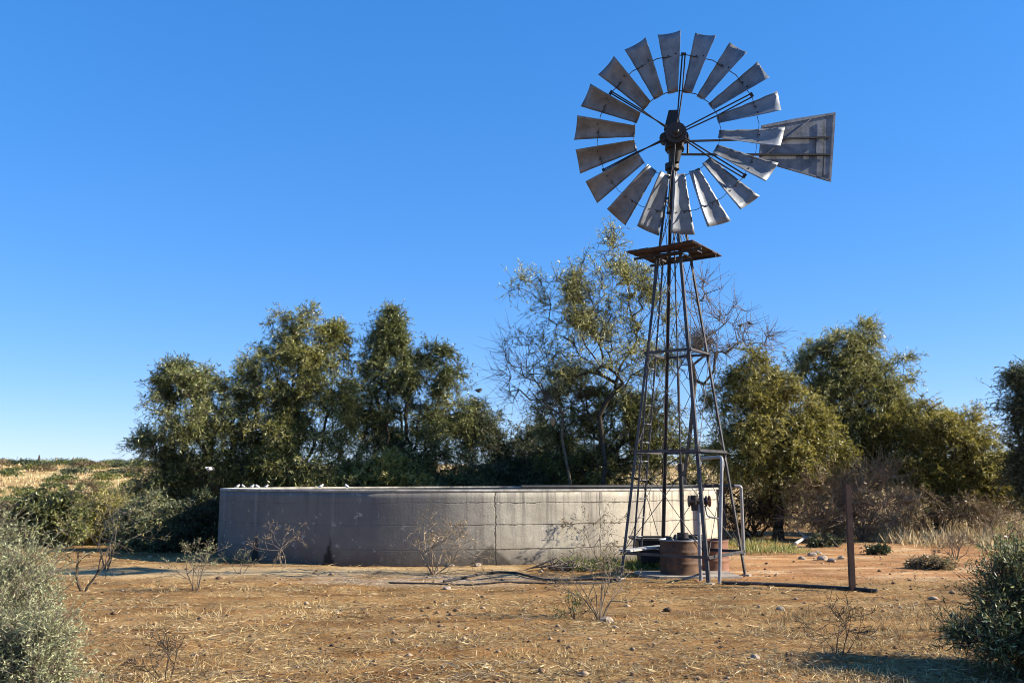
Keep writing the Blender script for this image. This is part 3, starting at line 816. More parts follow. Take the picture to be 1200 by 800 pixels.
make_tree('bush', gb(455, 24.8), [(455, 556, 36, 22, 0), (438, 562, 22, 16, 0), (480, 566, 18, 14, 0)], 24.8, 170,
          'bright yellow green bush showing just above the reservoir rim', 'bush', 'yellow', nspray=6, nleaf=12, stems=3, trunk_r=.05, sl=.3, tintb=.55, partn=('stems', 'foliage'))
make_tree('tree', gb(590, 27), [(570, 510, 30, 34, 0), (610, 520, 40, 34, 0), (650, 530, 45, 34, 0), (600, 555, 60, 28, -.3), (690, 555, 45, 24, 0), (560, 495, 26, 26, 0, 1.2), (620, 572, 110, 16, 0, 1.6)], 27, 1050,
          'low dark dense tree between the pointed tree and the open crowned tree', 'tree', 'darkleaf', nspray=7, nleaf=12, trunk_r=.12, tintb=.4)
# open crowned tree
make_tree('tree', gb(706, 23.8), [(700, 345, 42, 46, 0), (735, 335, 30, 40, .3), (655, 360, 42, 42, 0, .7), (608, 332, 24, 10, 0, .7), (715, 290, 9, 24, 0, .8), (700, 420, 60, 45, .3, .8), (765, 390, 35, 50, .5, .8), (640, 420, 35, 40, 0, .35)], 23.8, 560,
          'tall open crowned tree with thin pale leaves behind the windmill tower', 'tree', 'olive', nspray=5, nleaf=9, trunk_r=.068, trunk_h=3.2, LL=.12, LW=.020, sl=.5, droop=.1, tintb=.62, kpath=.24, jit=.035, upw=.3, twr=.006)
make_tree('tree', gb(690, 25.2), [(660, 480, 40, 36, 0), (720, 490, 45, 42, 0), (770, 500, 40, 45, .2), (700, 540, 60, 30, 0), (790, 545, 40, 30, 0)], 25.2, 800,
          'dark olive lower tree growing behind the open crowned tree and the tower', 'tree', 'olive', nspray=6, nleaf=11, trunk_r=.12, tintb=.30)
# bare limbs
bare_l, tipsL = make_tree('bare_tree', gb(672, 24.6), [(625, 450, 45, 36, 0), (600, 425, 30, 30, 0, .6), (665, 470, 30, 30, 0), (600, 395, 18, 20, 0, .35)], 24.6, 150,
          'leafless curving twigs of a bare shrub reaching left of the open crowned tree', 'bare tree', 'brownleaf', bark='greybark', nspray=3, nleaf=1, trunk_r=.045, sl=.6, droop=-.05, kpath=.10, jit=.07, twr=.006, partial=.4)
bare_r, tipsR = make_tree('bare_tree', gb(800, 24.2), [(850, 385, 40, 30, 0), (830, 350, 25, 22, 0, .5), (885, 400, 30, 20, 0), (820, 430, 35, 30, 0), (905, 372, 16, 16, 0, .4)], 24.2, 190,
          'leafless grey tree with long thin branches right of the windmill tower', 'bare tree', 'brownleaf', bark='greybark', nspray=4, nleaf=1, trunk_r=.055, sl=.65, droop=-.05, kpath=.12, jit=.06, twr=.007, partial=.4)
# right group
make_tree('tree', gb(909, 23.2), [(893, 445, 38, 32, 0), (868, 480, 38, 42, 0), (915, 490, 48, 40, 0), (870, 530, 38, 36, 0), (925, 540, 50, 38, -.3), (960, 520, 28, 40, 0)], 23.2, 1000,
          'yellow green tree with a straight trunk just right of the windmill', 'tree', 'yellow', nspray=7, nleaf=12, trunk_r=.13, trunk_h=2.0, tintb=.36, tints=.27)
make_tree('tree', gb(978, 25.5), [(1012, 400, 26, 26, 0), (985, 420, 32, 30, 0), (1040, 440, 28, 28, 0), (1005, 455, 48, 36, 0), (975, 480, 30, 40, .2), (1000, 505, 38, 34, .2, .8), (1035, 485, 34, 34, .2, 1.), (1050, 465, 22, 24, .2, 1.), (945, 430, 26, 30, .3, 1.), (1005, 545, 40, 26, .3, .9), (1035, 520, 34, 30, .3, .9)], 25.5, 1250,
          'taller olive green tree with a ragged top, second from the windmill on the right', 'tree', 'olive', nspray=6, nleaf=10, trunk_r=.12, trunk_h=2.4, tintb=.55)
make_tree('tree', gb(1100, 25), [(1085, 495, 36, 28, 0), (1120, 515, 42, 34, 0), (1055, 510, 38, 38, 0), (1152, 540, 34, 40, -.2), (1110, 565, 50, 28, 0), (1168, 570, 20, 28, 0), (1075, 560, 34, 30, .2)], 25, 1000,
          'broad yellow green tree with drooping outer foliage near the right edge', 'tree', 'yellow', nspray=7, nleaf=12, trunk_r=.13, trunk_h=1.5, tintb=.34)
make_tree('tree', gb(1215, 22), [(1212, 470, 36, 34, 0), (1222, 520, 36, 40, 0), (1205, 445, 16, 16, 0), (1215, 560, 30, 40, 0)], 22, 620,
          'dark green tree cut off by the right edge of the photo', 'tree', 'darkleaf', nspray=7, nleaf=11, trunk_r=.13, tintb=.35)
# low growth behind the right trees / brush
make_tree('brush_thicket', gb(970, 22.6), [(975, 585, 48, 42, 0), (945, 600, 28, 26, 0), (1030, 590, 36, 40, 0)], 22.6, 420,
          'tangled leafless brush of thin brown stems under the right hand trees', 'brush', 'brownleaf', bark='palebark', nspray=4, nleaf=5, stems=7, trunk_r=.035, trunk_h=.3, sl=.5, droop=-.1, kpath=.05, partial=.5, twr=.006, partn=('stems', 'dry_leaves'))
make_tree('brush_thicket', gb(880, 24), [(880, 585, 45, 34, 0), (850, 590, 30, 30, 0), (905, 600, 30, 25, 0)], 24, 320,
          'dim brown undergrowth behind the trunk of the yellow green tree', 'brush', 'brownleaf', bark='bark', nspray=5, nleaf=4, stems=6, trunk_r=.035, trunk_h=.3, sl=.45, kpath=.05, twr=.006, tintb=.3, partn=('stems', 'dry_leaves'))
make_tree('brush_thicket', gb(1080, 24.2), [(1075, 595, 50, 22, 0), (1130, 600, 36, 18, 0), (1180, 605, 36, 18, 0)], 24.2, 260,
          'low grey brown scrub in the shade of the broad right hand tree', 'brush', 'brownleaf', bark='palebark', nspray=5, nleaf=5, stems=7, trunk_r=.03, trunk_h=.2, sl=.35, kpath=.05, twr=.006, tintb=.25, partn=('stems', 'dry_leaves'))

# left bushes
def bush(px, pyb, rx, ry, n, label, leaf, LL=.09, LW=.02, nspray=6, nleaf=11, **k):
    g = gnd(px, pyb); Y = g[1]; t0 = pyb - ry * 2
    lob = [(px, t0 + ry, rx * .8, ry), (px - rx * .45, pyb - ry * .8, rx * .55, ry * .75), (px + rx * .45, pyb - ry * .75, rx * .55, ry * .7)]
    d = dict(stems=5, trunk_r=.04, trunk_h=.25, sl=.28, minz=.06, partn=('stems', 'foliage')); d.update(k)
    return make_tree(d.pop('name', 'bush'), (g[0], g[1], 0), lob, Y, n, label, 'bush', leaf, LL=LL, LW=LW, nspray=nspray, nleaf=nleaf, **d)
bush(60, 640, 44, 35, 330, 'dark green broad leaved bush left of the reservoir, in front of the plain', 'green', LW=.030, tintb=.32, tints=.38)
bush(125, 638, 34, 30, 260, 'yellowish bush between the dark bush and the grey green bush on the left', 'yellow', tintb=.45)
bush(170, 645, 36, 34, 360, 'grey green feathery bush third from the left edge, near the shaded wall end', 'silver', LW=.014, LL=.11, tintb=.35)
bush(222, 645, 44, 30, 420, 'dark low bush in the deep shade against the left end of the reservoir', 'darkleaf', tintb=.3)
bush(14, 640, 30, 27, 190, 'brownish half dry bush at the left edge of the photo', 'brownleaf', tintb=.4)
bush(178, 612, 22, 22, 160, 'small yellow brown bush at the foot of the rounded left tree', 'yellow', tintb=.6)
bush(40, 602, 44, 13, 150, 'low green bush behind the dark bush on the left', 'green', tintb=.4)
bush(105, 596, 34, 16, 200, 'low brown bush on the edge of the yellow plain', 'brownleaf', tintb=.25, tints=.2)
bush(140, 602, 30, 15, 170, 'low olive bush behind the yellowish bush on the left', 'olive', tintb=.35)
bush(1028, 649, 13, 4, 50, 'tiny dark green cushion bush on the pale ground right of the rusty post', 'darkleaf', LL=.05, sl=.12, tintb=.3)
bush(965, 641, 16, 7, 60, 'small green bush at the foot of the leafless brush', 'darkleaf', LL=.06, sl=.14, tintb=.3)
bush(1090, 666, 26, 5, 90, 'low yellow tufty bush on the orange ground at right', 'brownleaf', LL=.07, sl=.14, tintb=.7)

# foreground bushes
make_tree('bush', (-3.95, 5.9, 0), [(5, 725, 70, 66, 0), (-50, 700, 70, 80, .3), (40, 785, 50, 44, -.4), (-5, 800, 80, 60, -.5), (18, 672, 40, 28, .4, .5)], 6.2, 560,
          'large pale grey green feathery bush filling the lower left corner', 'bush', 'silver', bark='greybark', nspray=9, nleaf=14, sl=.22, LL=.030, LW=.0065, droop=.0, stems=8, trunk_r=.022, trunk_h=.2, tintb=.6, tints=.4, twr=.0022, minz=.04, upw=.5, partn=('stems', 'foliage'), depth=.8)
make_tree('bush', (4.7, 7.3, 0), [(1178, 708, 34, 40, 0), (1212, 690, 50, 50, .3), (1152, 752, 38, 24, -.2), (1215, 755, 66, 36, 0), (1265, 720, 60, 70, 0)], 7.3, 640,
          'dark green spiky bush in the lower right corner', 'bush', 'green', nspray=7, nleaf=8, sl=.24, LL=.045, LW=.010, droop=.0, stems=8, trunk_r=.024, trunk_h=.2, tintb=.5, tints=.35, twr=.0025, minz=.04, upw=.3, partn=('stems', 'foliage'))
make_tree('bush', (6.6, 6.3, 0), [(1440, 700, 100, 80, 0), (1390, 760, 80, 60, 0)], 6.4, 260,
          'large dark bush standing just outside the right edge, its shade on the foreground', 'bush', 'darkleaf', nspray=7, nleaf=10, sl=.26, LL=.06, LW=.014, stems=6, trunk_r=.024, trunk_h=.2, tintb=.4, twr=.003, minz=.04, partn=('stems', 'foliage'))

# recursive bare shrubs
def bare(base, h, label, bark='palebark', stems=5, spread=.5, depth=5, r=.012, leaf=None, nl=0, LL=.03, LW=.008, name='dry_shrub', cat='shrub', crook=.22, lean=(0, 0), tint=.5, ratio=.74):
    base = np.array(base, float); base[2] = float(tz(base[0], base[1]))
    root = thing(name, base, label, cat); P0, P1, R0, R1 = [], [], [], []; tips = []
    def go(p, d, l, rr, dep):
        k = 3; q = p
        for i in range(k):
            d = d + rng.normal(size=3) * crook * .5; d /= np.linalg.norm(d); e = q + d * l / k
            P0.append(q); P1.append(e); R0.append(rr * (1 - .3 * i / k)); R1.append(rr * (1 - .3 * (i + 1) / k)); q = e
            if dep < 3: tips.append((q, d))
        if dep == 0: return
        for c in range(2 if rng.random() < .7 else 3):
            ax = rng.normal(size=3); nd = d + ax * .52; nd[2] += .04; nd /= np.linalg.norm(nd)
            go(q, nd, l * ratio * rng.uniform(.8, 1.15), rr * .62, dep - 1)
    for s in range(stems):
        a = 2 * PI * s / stems + rng.uniform(-.4, .4); sp = spread * rng.uniform(.3, 1.2)
        d = np.array([math.cos(a) * sp + lean[0], math.sin(a) * sp * .8 + lean[1], 1.]); d /= np.linalg.norm(d)
        tot = sum(ratio ** i for i in range(depth + 1))
        go(base + np.array([math.cos(a) * .02, math.sin(a) * .02, -.03]), d, h / tot * rng.uniform(.8, 1.15) * 1.15, r * rng.uniform(.7, 1), depth)
    v, f = segtubes(np.array(P0), np.array(P1), np.maximum(R0, .0022), np.maximum(R1, .0018), 5)
    npmesh('stems', v, f, M[bark], root, smooth=True)
    if leaf and nl:
        tp_ = np.array([t[0] for t in tips]); td = np.array([t[1] for t in tips])
        i = rng.integers(0, len(tp_), nl); v, f = leafquads(tp_[i] + rng.normal(size=(nl, 3)) * .012, nrm(td[i] * .6 + rdir(nl)), LL * rng.uniform(.6, 1.4, nl), LW * rng.uniform(.7, 1.3, nl))
        npmesh('dry_leaves', v, f, M[leaf], root, np.clip(tint + rng.normal(size=nl) * .25, 0, 1))
    return root
bare(gnd(508, 673), 1.15, 'pale leafless shrub with upright twigs in front of the middle of the reservoir', stems=7, spread=.9, depth=5, r=.015, leaf='straw', nl=260, LL=.06, LW=.012, crook=.42)
bare(gnd(333, 664), .85, 'thin dead weed leaning left against the shaded reservoir wall', bark='greybark', stems=3, spread=.35, depth=5, r=.010, lean=(-.40, 0), leaf='straw', nl=60, LL=.05)
bare(gnd(98, 692), .62, 'small dark bare sapling with crooked side branches left of the reservoir', bark='bark', stems=2, spread=.5, depth=4, r=.022, crook=.35)
bare(gnd(124, 668), 1.5, 'tall pale dry sapling with scattered yellow leaves in front of the left bushes', bark='greybark', stems=5, spread=.5, depth=5, r=.011, leaf='yellow', nl=700, LL=.05, LW=.016, tint=.6)
bare(gnd(229, 692), .66, 'small twiggy shrub with tiny grey leaves near the left end of the reservoir', bark='greybark', stems=6, spread=.7, depth=4, r=.010, leaf='silver', nl=500, LL=.03, LW=.012, tint=.6)
bare(gnd(282, 672), .45, 'low grey weed at the shaded foot of the reservoir wall', bark='greybark', stems=4, spread=.8, depth=3, r=.007, leaf='silver', nl=160, LL=.03, LW=.012)
bare(gnd(703, 724), .75, 'slender many stemmed bare sapling on open ground left of the tower', bark='greybark', stems=8, spread=.45, depth=4, r=.009, leaf='yellow', nl=260, LL=.03, LW=.008, tint=.4)
bare(gnd(672, 724), .28, 'small scrubby weed left of the many stemmed sapling', bark='bark', stems=6, spread=.9, depth=3, r=.006, leaf='green', nl=400, LL=.03, LW=.01)
bare(gnd(985, 768), .56, 'thorny dark bare shrub on the open ground below the rusty post', bark='bark', stems=6, spread=.55, depth=4, r=.0045)
bare(gnd(1180, 640), .9, 'pale twiggy shrub at the right edge under the dark tree', bark='palebark', stems=9, spread=.9, depth=4, r=.012, leaf='brownleaf', nl=500, LL=.05, LW=.012)
bare(gnd(1120, 655), .5, 'dry brown twiggy shrub on the orange ground near the right edge', bark='greybark', stems=9, spread=1.0, depth=4, r=.010, leaf='brownleaf', nl=400, LL=.05, LW=.012)
bare(gnd(703, 662), .95, 'dried climbing weed standing against the sunlit reservoir wall left of the tower', bark='greybark', stems=3, spread=.25, depth=4, r=.010, leaf='brownleaf', nl=300, LL=.06, LW=.016, tint=.3)
bare(gnd(195, 795), .42, 'bare dark twig branch at the bottom left beside the pale bush', bark='bark', stems=5, spread=1.3, depth=4, r=.006, lean=(-.4, 0))
bare(gnd(965, 628), 2.0, 'fan of pale dead stems rising from the brush under the right trees', bark='palebark', stems=16, spread=.8, depth=3, r=.022, ratio=.8, crook=.12)
bare(gnd(1012, 634), 1.5, 'fan of thin brown dead stems right behind the rusty post', bark='greybark', stems=18, spread=.9, depth=3, r=.018, ratio=.8, crook=.12)

# pile of cut sticks at wall foot
g = gnd(668, 668); root = thing('stick_pile', g, 'heap of cut dry sticks on the ground at the foot of the reservoir wall', 'stick pile')
n = 46; c = np.stack([g[0] + rng.normal(size=n) * .30, g[1] + rng.normal(size=n) * .15, np.abs(rng.normal(size=n)) * .055 + .025], 1)
d = nrm(np.stack([rng.normal(size=n), rng.normal(size=n), rng.normal(size=n) * .3], 1)); l = rng.uniform(.08, .24, n)[:, None]
v, f = segtubes(c - d * l, c + d * l, np.full(n, .014), np.full(n, .008), 5)
npmesh('sticks', v, f, M['greybark'], root)
# fallen branch under right trees
m = MB(); pts = [gnd(x, y) for x, y in ((932, 640), (945, 634), (955, 633), (963, 627))]
m.tube([(p[0], p[1], .06 + .05 * (i % 2)) for i, p in enumerate(pts)], [.04, .035, .03, .02], 7); m.tube([(pts[1][0], pts[1][1], .1), (pts[1][0] - .3, pts[1][1] + .1, .35)], [.025, .01], 6)
tag(m.build('fallen_branch', M['plank']), 'pale fallen branch lying under the yellow green tree', 'branch')

# ------------------------------------------------------------------ stones
def stone(px, py, s, label, group=None):
    g = gnd(px, py); import bmesh
    bm = bmesh.new(); bmesh.ops.create_icosphere(bm, subdivisions=2, radius=1)
    for v in bm.verts:
        n_ = 1 + rng.normal() * .10; v.co = Vector((v.co.x * s * 1.3 * n_, v.co.y * s * n_, v.co.z * s * .7 * n_))
    me = bpy.data.meshes.new('stone'); bm.to_mesh(me); bm.free(); me.materials.append(M['stone'])
    o = bpy.data.objects.new('stone', me); COL.objects.link(o); o.location = (g[0], g[1], float(tz(g[0], g[1])) + s * .25); o.rotation_euler = (0, 0, random.uniform(0, 6))
    tag(o, label, 'stone', group)
for k, (px, py, s) in enumerate([(535, 661, .09), (545, 662, .07), (553, 661, .08), (560, 663, .06), (528, 663, .06)]):
    stone(px, py, s, 'small pale stone in the row at the shaded foot of the reservoir wall', 'stones at the wall foot')
for px, py, s in [(964, 656, .10), (952, 652, .08), (975, 658, .07), (940, 655, .06), (958, 649, .07), (986, 655, .06)]:
    stone(px, py, s, 'pale stone scattered on the ground between the tower and the brush', 'stones near the brush')
stone(524, 690, .05, 'dark edged stone lying below the pale leafless shrub'); stone(711, 727, .06, 'whitish stone at the foot of the many stemmed sapling')
stone(885, 772, .04, 'lone stone on the foreground soil below the ground pipe'); stone(915, 714, .05, 'small brown stone on the soil right of the tower feet')

# ------------------------------------------------------------------ birds
def bird(pos, heading, s, mat, label, group=None, fly=False):
    root = thing('bird', pos, label, 'bird', group); h = Vector((math.cos(heading), math.sin(heading), 0)); sd = Vector((-h.y, h.x, 0)); p = Vector(pos)
    up = Vector((0, 0, 1)); m = MB()
    z0 = .25 * s if not fly else 0
    B = [(-.45, .34, .03), (-.30, .38, .15), (-.1, .44, .25), (.12, .52, .26), (.24, .64, .18), (.30, .76, .17), (.38, .80, .14), (.46, .80, .05), (.54, .79, .012)]
    pts = [p + h * a_ * s + up * (b_ * s * (1 if not fly else .35) + z0 * .2) for a_, b_, _ in B]
    m.tube(pts, [c_ * s for _, _, c_ in B], 8)
    t0 = p + h * -.38 * s + up * (.30 * s * (1 if not fly else .35) + z0 * .2)
    m.prism(t0, t0 - h * .34 * s - up * .03 * s, [(-.05 * s, -.015 * s), (.05 * s, -.015 * s), (.05 * s, .015 * s), (-.05 * s, .015 * s)], (0, 0, 1), False, [(-.09 * s, -.01 * s), (.09 * s, -.01 * s), (.09 * s, .01 * s), (-.09 * s, .01 * s)])
    if not fly:
        for q in (-1, 1): m.tube([p + sd * .07 * q * s, p + sd * .07 * q * s + up * .35 * s], .018 * s, 5)
    else:
        for q in (-1, 1):
            c0 = p + up * .18 * s
            a_ = [c0 + h * .18 * s, c0 - h * .18 * s, c0 + sd * q * .55 * s - h * .12 * s + up * .22 * s, c0 + sd * q * .55 * s + h * .22 * s + up * .24 * s]
            b_ = [a_[3], a_[2], c0 + sd * q * 1.05 * s - h * .15 * s + up * .10 * s, c0 + sd * q * 1.0 * s + h * .02 * s + up * .12 * s]
            for Q in (a_, b_):
                T = [x + up * .02 * s for x in Q]; m.add(Q + T, [(0, 1, 2, 3), (7, 6, 5, 4), (0, 4, 5, 1), (1, 5, 6, 2), (2, 6, 7, 3), (3, 7, 4, 0)])
    m.build('body', mat, root); return root
for k, (px, hd) in enumerate([(266, .3), (277, 2.8), (287, .2), (294, 3.3), (304, .1)]):
    q = rimp(px if px > 268 else 270, 0, .06); bird((q[0], q[1], TH), hd, .088, M['birdwhite'], 'small pale bird perched in the row at the left end of the reservoir rim', 'pale birds at the left end of the rim')
q = rimp(370, 0); bird((q[0], q[1], TH), 0.4, .10, M['birdwhite'], 'small pale bird perched alone on the reservoir rim, nearer to the row of birds')
q = rimp(401, 0); bird((q[0], q[1], TH), 2.6, .10, M['birdwhite'], 'small pale bird perched alone on the reservoir rim, nearest the yellow green bush')
bird(at(561, 459, 22), .5, .19, M['birddark'], 'dark bird flying in the sky gap left of the open crowned tree', fly=True)
bird(at(245, 551, 21.5), 3.0, .19, M['birdwhite'], 'pale bird flying in front of the dark rounded left tree', fly=True)
for px, py, lab in ((868, 389, 'dark bird perched on a bare branch right of the tower, the left one of two'), (884, 388, 'dark bird perched on a bare branch right of the tower, the right one of two')):
    pr_ = np.array([project(t_) for t_ in tipsR]); j = int(np.argmin(np.hypot(pr_[:, 0] - px, pr_[:, 1] - py))); bird(tuple(tipsR[j] + np.array([0, 0, .005])), .3 if px < 875 else 2.9, .15, M['birddark'], lab)
    tipsR = np.delete(tipsR, j, 0)

# ------------------------------------------------------------------ far plain
protoV = None
def scrub_proto():
    n = 900; d = rdir(n); d[:, 2] = np.abs(d[:, 2]); p = d * (rng.random((n, 1)) ** .5) * np.array([1., 1., .75]); p += rng.normal(size=(n, 3)) * .08; p[:, 2] = np.abs(p[:, 2])
    return leafquads(p, nrm(rdir(n) + np.array([0, 0, .4])), rng.uniform(.12, .30, n), rng.uniform(.05, .10, n))
mats = ['green', 'darkleaf', 'olive', 'brownleaf']; protos = []
for mk in mats:
    v, f = scrub_proto(); me = npmesh('scrub_bush', v, f, M[mk], None, rng.random(len(f)) * .7)
    me.name = 'scrub_bush_src'; protos.append(me.data); bpy.data.objects.remove(me)
LBL = {'green': 'green', 'darkleaf': 'dark', 'olive': 'olive', 'brownleaf': 'brown'}
placed = 0
for k in range(280):
    px = rng.uniform(-60, 330) if k < 220 else rng.uniform(960, 1260)
    Y = rng.choice([rng.uniform(34, 60), rng.uniform(60, 128)], p=[.35, .65]); x = at(px, 562, Y)[0]
    s = rng.uniform(.35, 1.0) * (.8 if Y < 60 else 1.15); mi = int(rng.integers(0, 4))
    o = bpy.data.objects.new('scrub_bush', protos[mi]); COL.objects.link(o); o.location = (x, Y, float(tz(x, Y)) - .05); o.scale = (s * 1.3, s * 1.1, s * .8); o.rotation_euler = (0, 0, rng.uniform(0, 6))
    nm = LBL[mats[mi]]
    tag(o, f'low {nm} scrub bush far out on the yellow grass plain', 'scrub bush', f'{nm} scrub bushes on the plain')
for k, px in enumerate((3, 22.5, 43.5, 63.5, 84)):
    Y = 88; x = at(px, 562, Y)[0]; z = float(tz(x, Y)); m = MB(); m.tube([(x, Y, z - .2), (x + .03, Y, z + (1.0 if k == 2 else .75))], [.10, .08], 6)
    tag(m.build('fence_post', M['bark'] if k == 2 else M['palebark']), 'thick dark fence post on the far plain at left' if k == 2 else 'thin pale fence post on the far plain at left', 'fence post', None if k == 2 else 'pale far fence posts')

# far tree line right/left beyond
# ------------------------------------------------------------------ ground cover (stuff)
def spread_pts(n, y0=3.6, y1=30., xs=.72):
    u = rng.random(n); Y = 1 / (1 / y0 + u * (1 / y1 - 1 / y0)); X = (rng.random(n) * 2 - 1) * xs * Y
    return X, Y
def outside_tank(x, y, m=.05):
    dx, dy = x - TC[0], y - TC[1]; c, s = math.cos(TR), math.sin(TR)
    # same frame as tank_pt
    u = dx * c - dy * s; v = dx * s + dy * c
    return (u / (TA + m)) ** 2 + (v / (TB + m)) ** 2 > 1
n = 230000; X, Y = spread_pts(n)
dens = .16 + .84 * np.clip(wob(X, Y * 1.9, 1.0, 3) * 1.3 + wob(X, Y * 1.6, 4.3, 1) * .8 + .30, 0, 1)
clear = (X > 3.2) & (Y > 14) & (Y < 20)
k_ = (rng.random(n) < dens) & outside_tank(X, Y) & ~(clear & (rng.random(n) < .75)) & ~((np.abs(Y - 15.2) < .9) & (X < 0) & (rng.random(n) < .8))
X, Y = X[k_], Y[k_]; n = len(X)
b_ = np.stack([X, Y, tz(X, Y) + rng.uniform(.004, .016, n)], 1); a_ = rng.uniform(0, 2 * PI, n)
d_ = nrm(np.stack([np.cos(a_), np.sin(a_), rng.uniform(-.05, .35, n)], 1)); sz = (1 + .05 * Y)
sd_ = nrm(np.cross(d_, np.array([0, 0, 1.]) + rng.normal(size=(n, 3)) * .5))
v, f = leafquads(b_, d_, rng.gamma(3, .016, n) * sz + .01, rng.uniform(.002, .0065, n) * sz, sd_)
tag(npmesh('dry_grass_litter', v, f, M['straw'], tint=np.clip(.52 + .25 * wob(X, Y, 2.2, 7) + rng.normal(size=n) * .25, 0, 1)), 'scattered dry straw, leaves and twigs over the open soil', 'litter', kind='stuff')
# dark twig litter
n = 9000; X, Y = spread_pts(n); k_ = outside_tank(X, Y); X, Y = X[k_], Y[k_]; n = len(X)
p0 = np.stack([X, Y, tz(X, Y) + .012], 1); a_ = rng.uniform(0, 2 * PI, n); l_ = rng.gamma(2, .04, n)[:, None]
p1 = p0 + np.stack([np.cos(a_), np.sin(a_), rng.uniform(0, .25, n)], 1) * l_
v, f = segtubes(p0, p1, np.full(n, .0035), np.full(n, .002), 3)
tag(npmesh('twig_litter', v, f, M['greybark']), 'thin grey twigs lying all over the ground', 'twigs', kind='stuff')
# tufts
def tufts(name, cx, cy, nb, hgt, mat, label, cat, tint=.65, sp=.05, w=.004, lean=.45):
    n = len(cx) * nb; i = np.repeat(np.arange(len(cx)), nb)
    bx = cx[i] + rng.normal(size=n) * sp; by = cy[i] + rng.normal(size=n) * sp
    b_ = np.stack([bx, by, tz(bx, by) - .005], 1); d_ = nrm(np.stack([rng.normal(size=n) * lean, rng.normal(size=n) * lean, np.ones(n)], 1))
    hs = rng.uniform(.5, 1.3, len(cx))[i]
    v, f = leafquads(b_, d_, hgt * hs * rng.uniform(.4, 1.2, n), w * (1 + .05 * by) * rng.uniform(.7, 1.4, n))
    return tag(npmesh(name, v, f, M[mat], tint=np.clip(tint + (rng.normal(size=len(cx)) * .12)[i] + rng.normal(size=n) * .18, 0, 1)), label, cat, kind='stuff')
n = 8500; X, Y = spread_pts(n); k_ = (wob(X, Y * 1.6, .8, 5) * .7 + wob(X, Y, 2.7, 9) * .4 + rng.normal(size=n) * .15 > .24) & outside_tank(X, Y) & ~((X > 3) & (Y > 14) & (Y < 19.5) & (rng.random(n) < .8)) & ~((X < .5) & (Y > 13.6) & (Y < 16.3))
tufts('dry_grass', X[k_], Y[k_], 16, .075, 'straw', 'short dry grass tufts scattered across the foreground soil', 'dry grass', .58, .045, .0035, .8)
cx = rng.uniform(-3.8, -2.0, 30); cy = rng.uniform(7.0, 10.5, 30)
tufts('dry_grass', cx, cy, 30, .12, 'straw', 'taller pale dry grass right of the lower left bush', 'dry grass', .65, .07, .003, .75)
cx = rng.uniform(2.6, 5.2, 120); cy = rng.uniform(7.6, 10.6, 120)
tufts('dry_grass', cx, cy, 24, .12, 'straw', 'ragged dry grass around the thorny bare shrub at lower right', 'dry grass', .5, .07, .0035, .6)
cx = rng.uniform(.9, 2.6, 90); cy = rng.uniform(15.2, 16.3, 90)
tufts('green_grass', cx, cy, 40, .17, 'grassgreen', 'strip of green grass along the sunlit reservoir foot left of the tower', 'grass', .55, .08, .006, .5)
cx = np.concatenate([rng.uniform(3.6, 6.2, 90)]); cy = rng.uniform(18.5, 22.5, 90)
tufts('green_grass', cx, cy, 30, .16, 'grassgreen', 'patch of yellowish grass behind the right tower leg under the trees', 'grass', .8, .12, .008, .6)
n = 1500; cx = rng.uniform(9, 19, n); cy = rng.uniform(20, 34, n)
tufts('dry_grass', cx, cy, 16, .32, 'straw', 'tall pale grass glowing beyond the right hand trees', 'dry grass', .8, .12, .010, .4)
n = 3600; Y = rng.uniform(22, 60, n); X = (rng.random(n) * .45 - .62) * Y
tufts('dry_grass', X, Y, 14, .20, 'straw', 'pale grass between the left bushes and the far plain', 'dry grass', .7, .14, .009, .5)
n = 7000; Y = rng.uniform(55, 130, n); X = (rng.random(n) * 1.5 - .78) * Y
tufts('plain_grass', X, Y, 9, .30, 'straw', 'yellow grass covering the far plain up to the horizon', 'grass', .78, .25, .014, .5)
# gravel
n = 9000; X, Y = spread_pts(n); k_ = outside_tank(X, Y); X, Y = X[k_], Y[k_]; n = len(X); s_ = rng.gamma(2.0, .0040, n) * (1 + .04 * Y)
o8 = np.array([[1, 0, 0], [0, 1, 0], [-1, 0, 0], [0, -1, 0], [0, 0, 1], [0, 0, -1.]]); t8 = np.array([[0, 1, 4], [1, 2, 4], [2, 3, 4], [3, 0, 4], [1, 0, 5], [2, 1, 5], [3, 2, 5], [0, 3, 5]])
v = (o8[None] * rng.uniform(.6, 1.3, (n, 6, 1)) * s_[:, None, None] * np.array([1.2, 1, .7])) + np.stack([X, Y, tz(X, Y) + s_ * .3], 1)[:, None]
f = (t8[None] + (np.arange(n) * 6)[:, None, None]).reshape(-1, 3)
gm = leafmat('gravel_stones', [(0, (.07, .045, .03)), (.6, (.20, .125, .07)), (1, (.36, .28, .20))], .0, .9, .1)
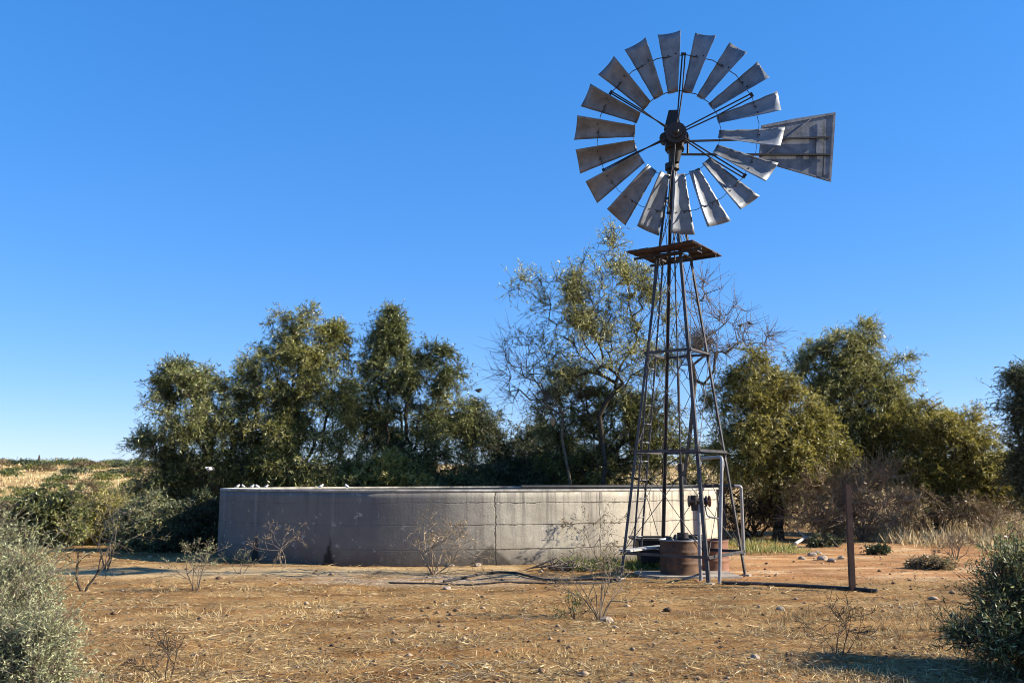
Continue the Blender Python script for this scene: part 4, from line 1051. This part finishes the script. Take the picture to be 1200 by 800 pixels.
tag(npmesh('gravel', v.reshape(-1, 3), f, gm, tint=np.repeat(rng.random(n), 8)), 'small gravel stones strewn over the reddish soil', 'gravel', kind='stuff')

# nest
c = at(648, 494, 24.3); m = MB(); m.lathe(c, [(.001, .15), (.05, .10), (.07, .03), (.065, -.05), (.035, -.10), (.001, -.12)], 10, True, lambda a, z: .15 * math.sin(4 * a + z * 20))
tag(m.build('nest', M['nest']), 'small pale orange dry clump hanging in the twigs left of the open crowned tree', 'nest')

# ------------------------------------------------------------------ light
EL, AZ = math.radians(29.5), math.radians(-6)
sv = Vector((math.cos(EL) * math.cos(AZ), math.cos(EL) * math.sin(AZ), math.sin(EL)))
ld = bpy.data.lights.new('sun', 'SUN'); ld.energy = 5.0; ld.angle = math.radians(.53); ld.color = (1, .91, .77)
lo = bpy.data.objects.new('sun', ld); COL.objects.link(lo); lo.rotation_euler = sv.to_track_quat('Z', 'Y').to_euler(); lo.location = (30, 10, 30)
w = bpy.data.worlds.new('World'); S.world = w; w.use_nodes = True; nt = w.node_tree
sky = nt.nodes.new('ShaderNodeTexSky'); sky.sky_type = 'NISHITA'; sky.sun_disc = False; sky.sun_elevation = EL; sky.sun_rotation = PI / 2 - AZ
sky.altitude = 1000; sky.air_density = 1.0; sky.dust_density = .3; sky.ozone_density = 2.2
bg = nt.nodes['Background']; hs = nt.nodes.new('ShaderNodeHueSaturation'); hs.inputs['Saturation'].default_value = 1.52
gmn = nt.nodes.new('ShaderNodeGamma'); gmn.inputs[1].default_value = .50; nt.links.new(sky.outputs[0], gmn.inputs[0])
tn = mixc(nt, 1., gmn.outputs[0], (.90, 1.0, 1.28), 'MULTIPLY')
nt.links.new(tn, hs.inputs['Color']); nt.links.new(hs.outputs[0], bg.inputs[0]); bg.inputs[1].default_value = .15
S.view_settings.view_transform = 'Standard'; S.view_settings.look = 'None'; S.view_settings.exposure = 1.3; S.view_settings.gamma = 1
S.render.engine = 'CYCLES'; S.cycles.filter_width = 1.0; S.cycles.max_bounces = 5; S.cycles.transparent_max_bounces = 4
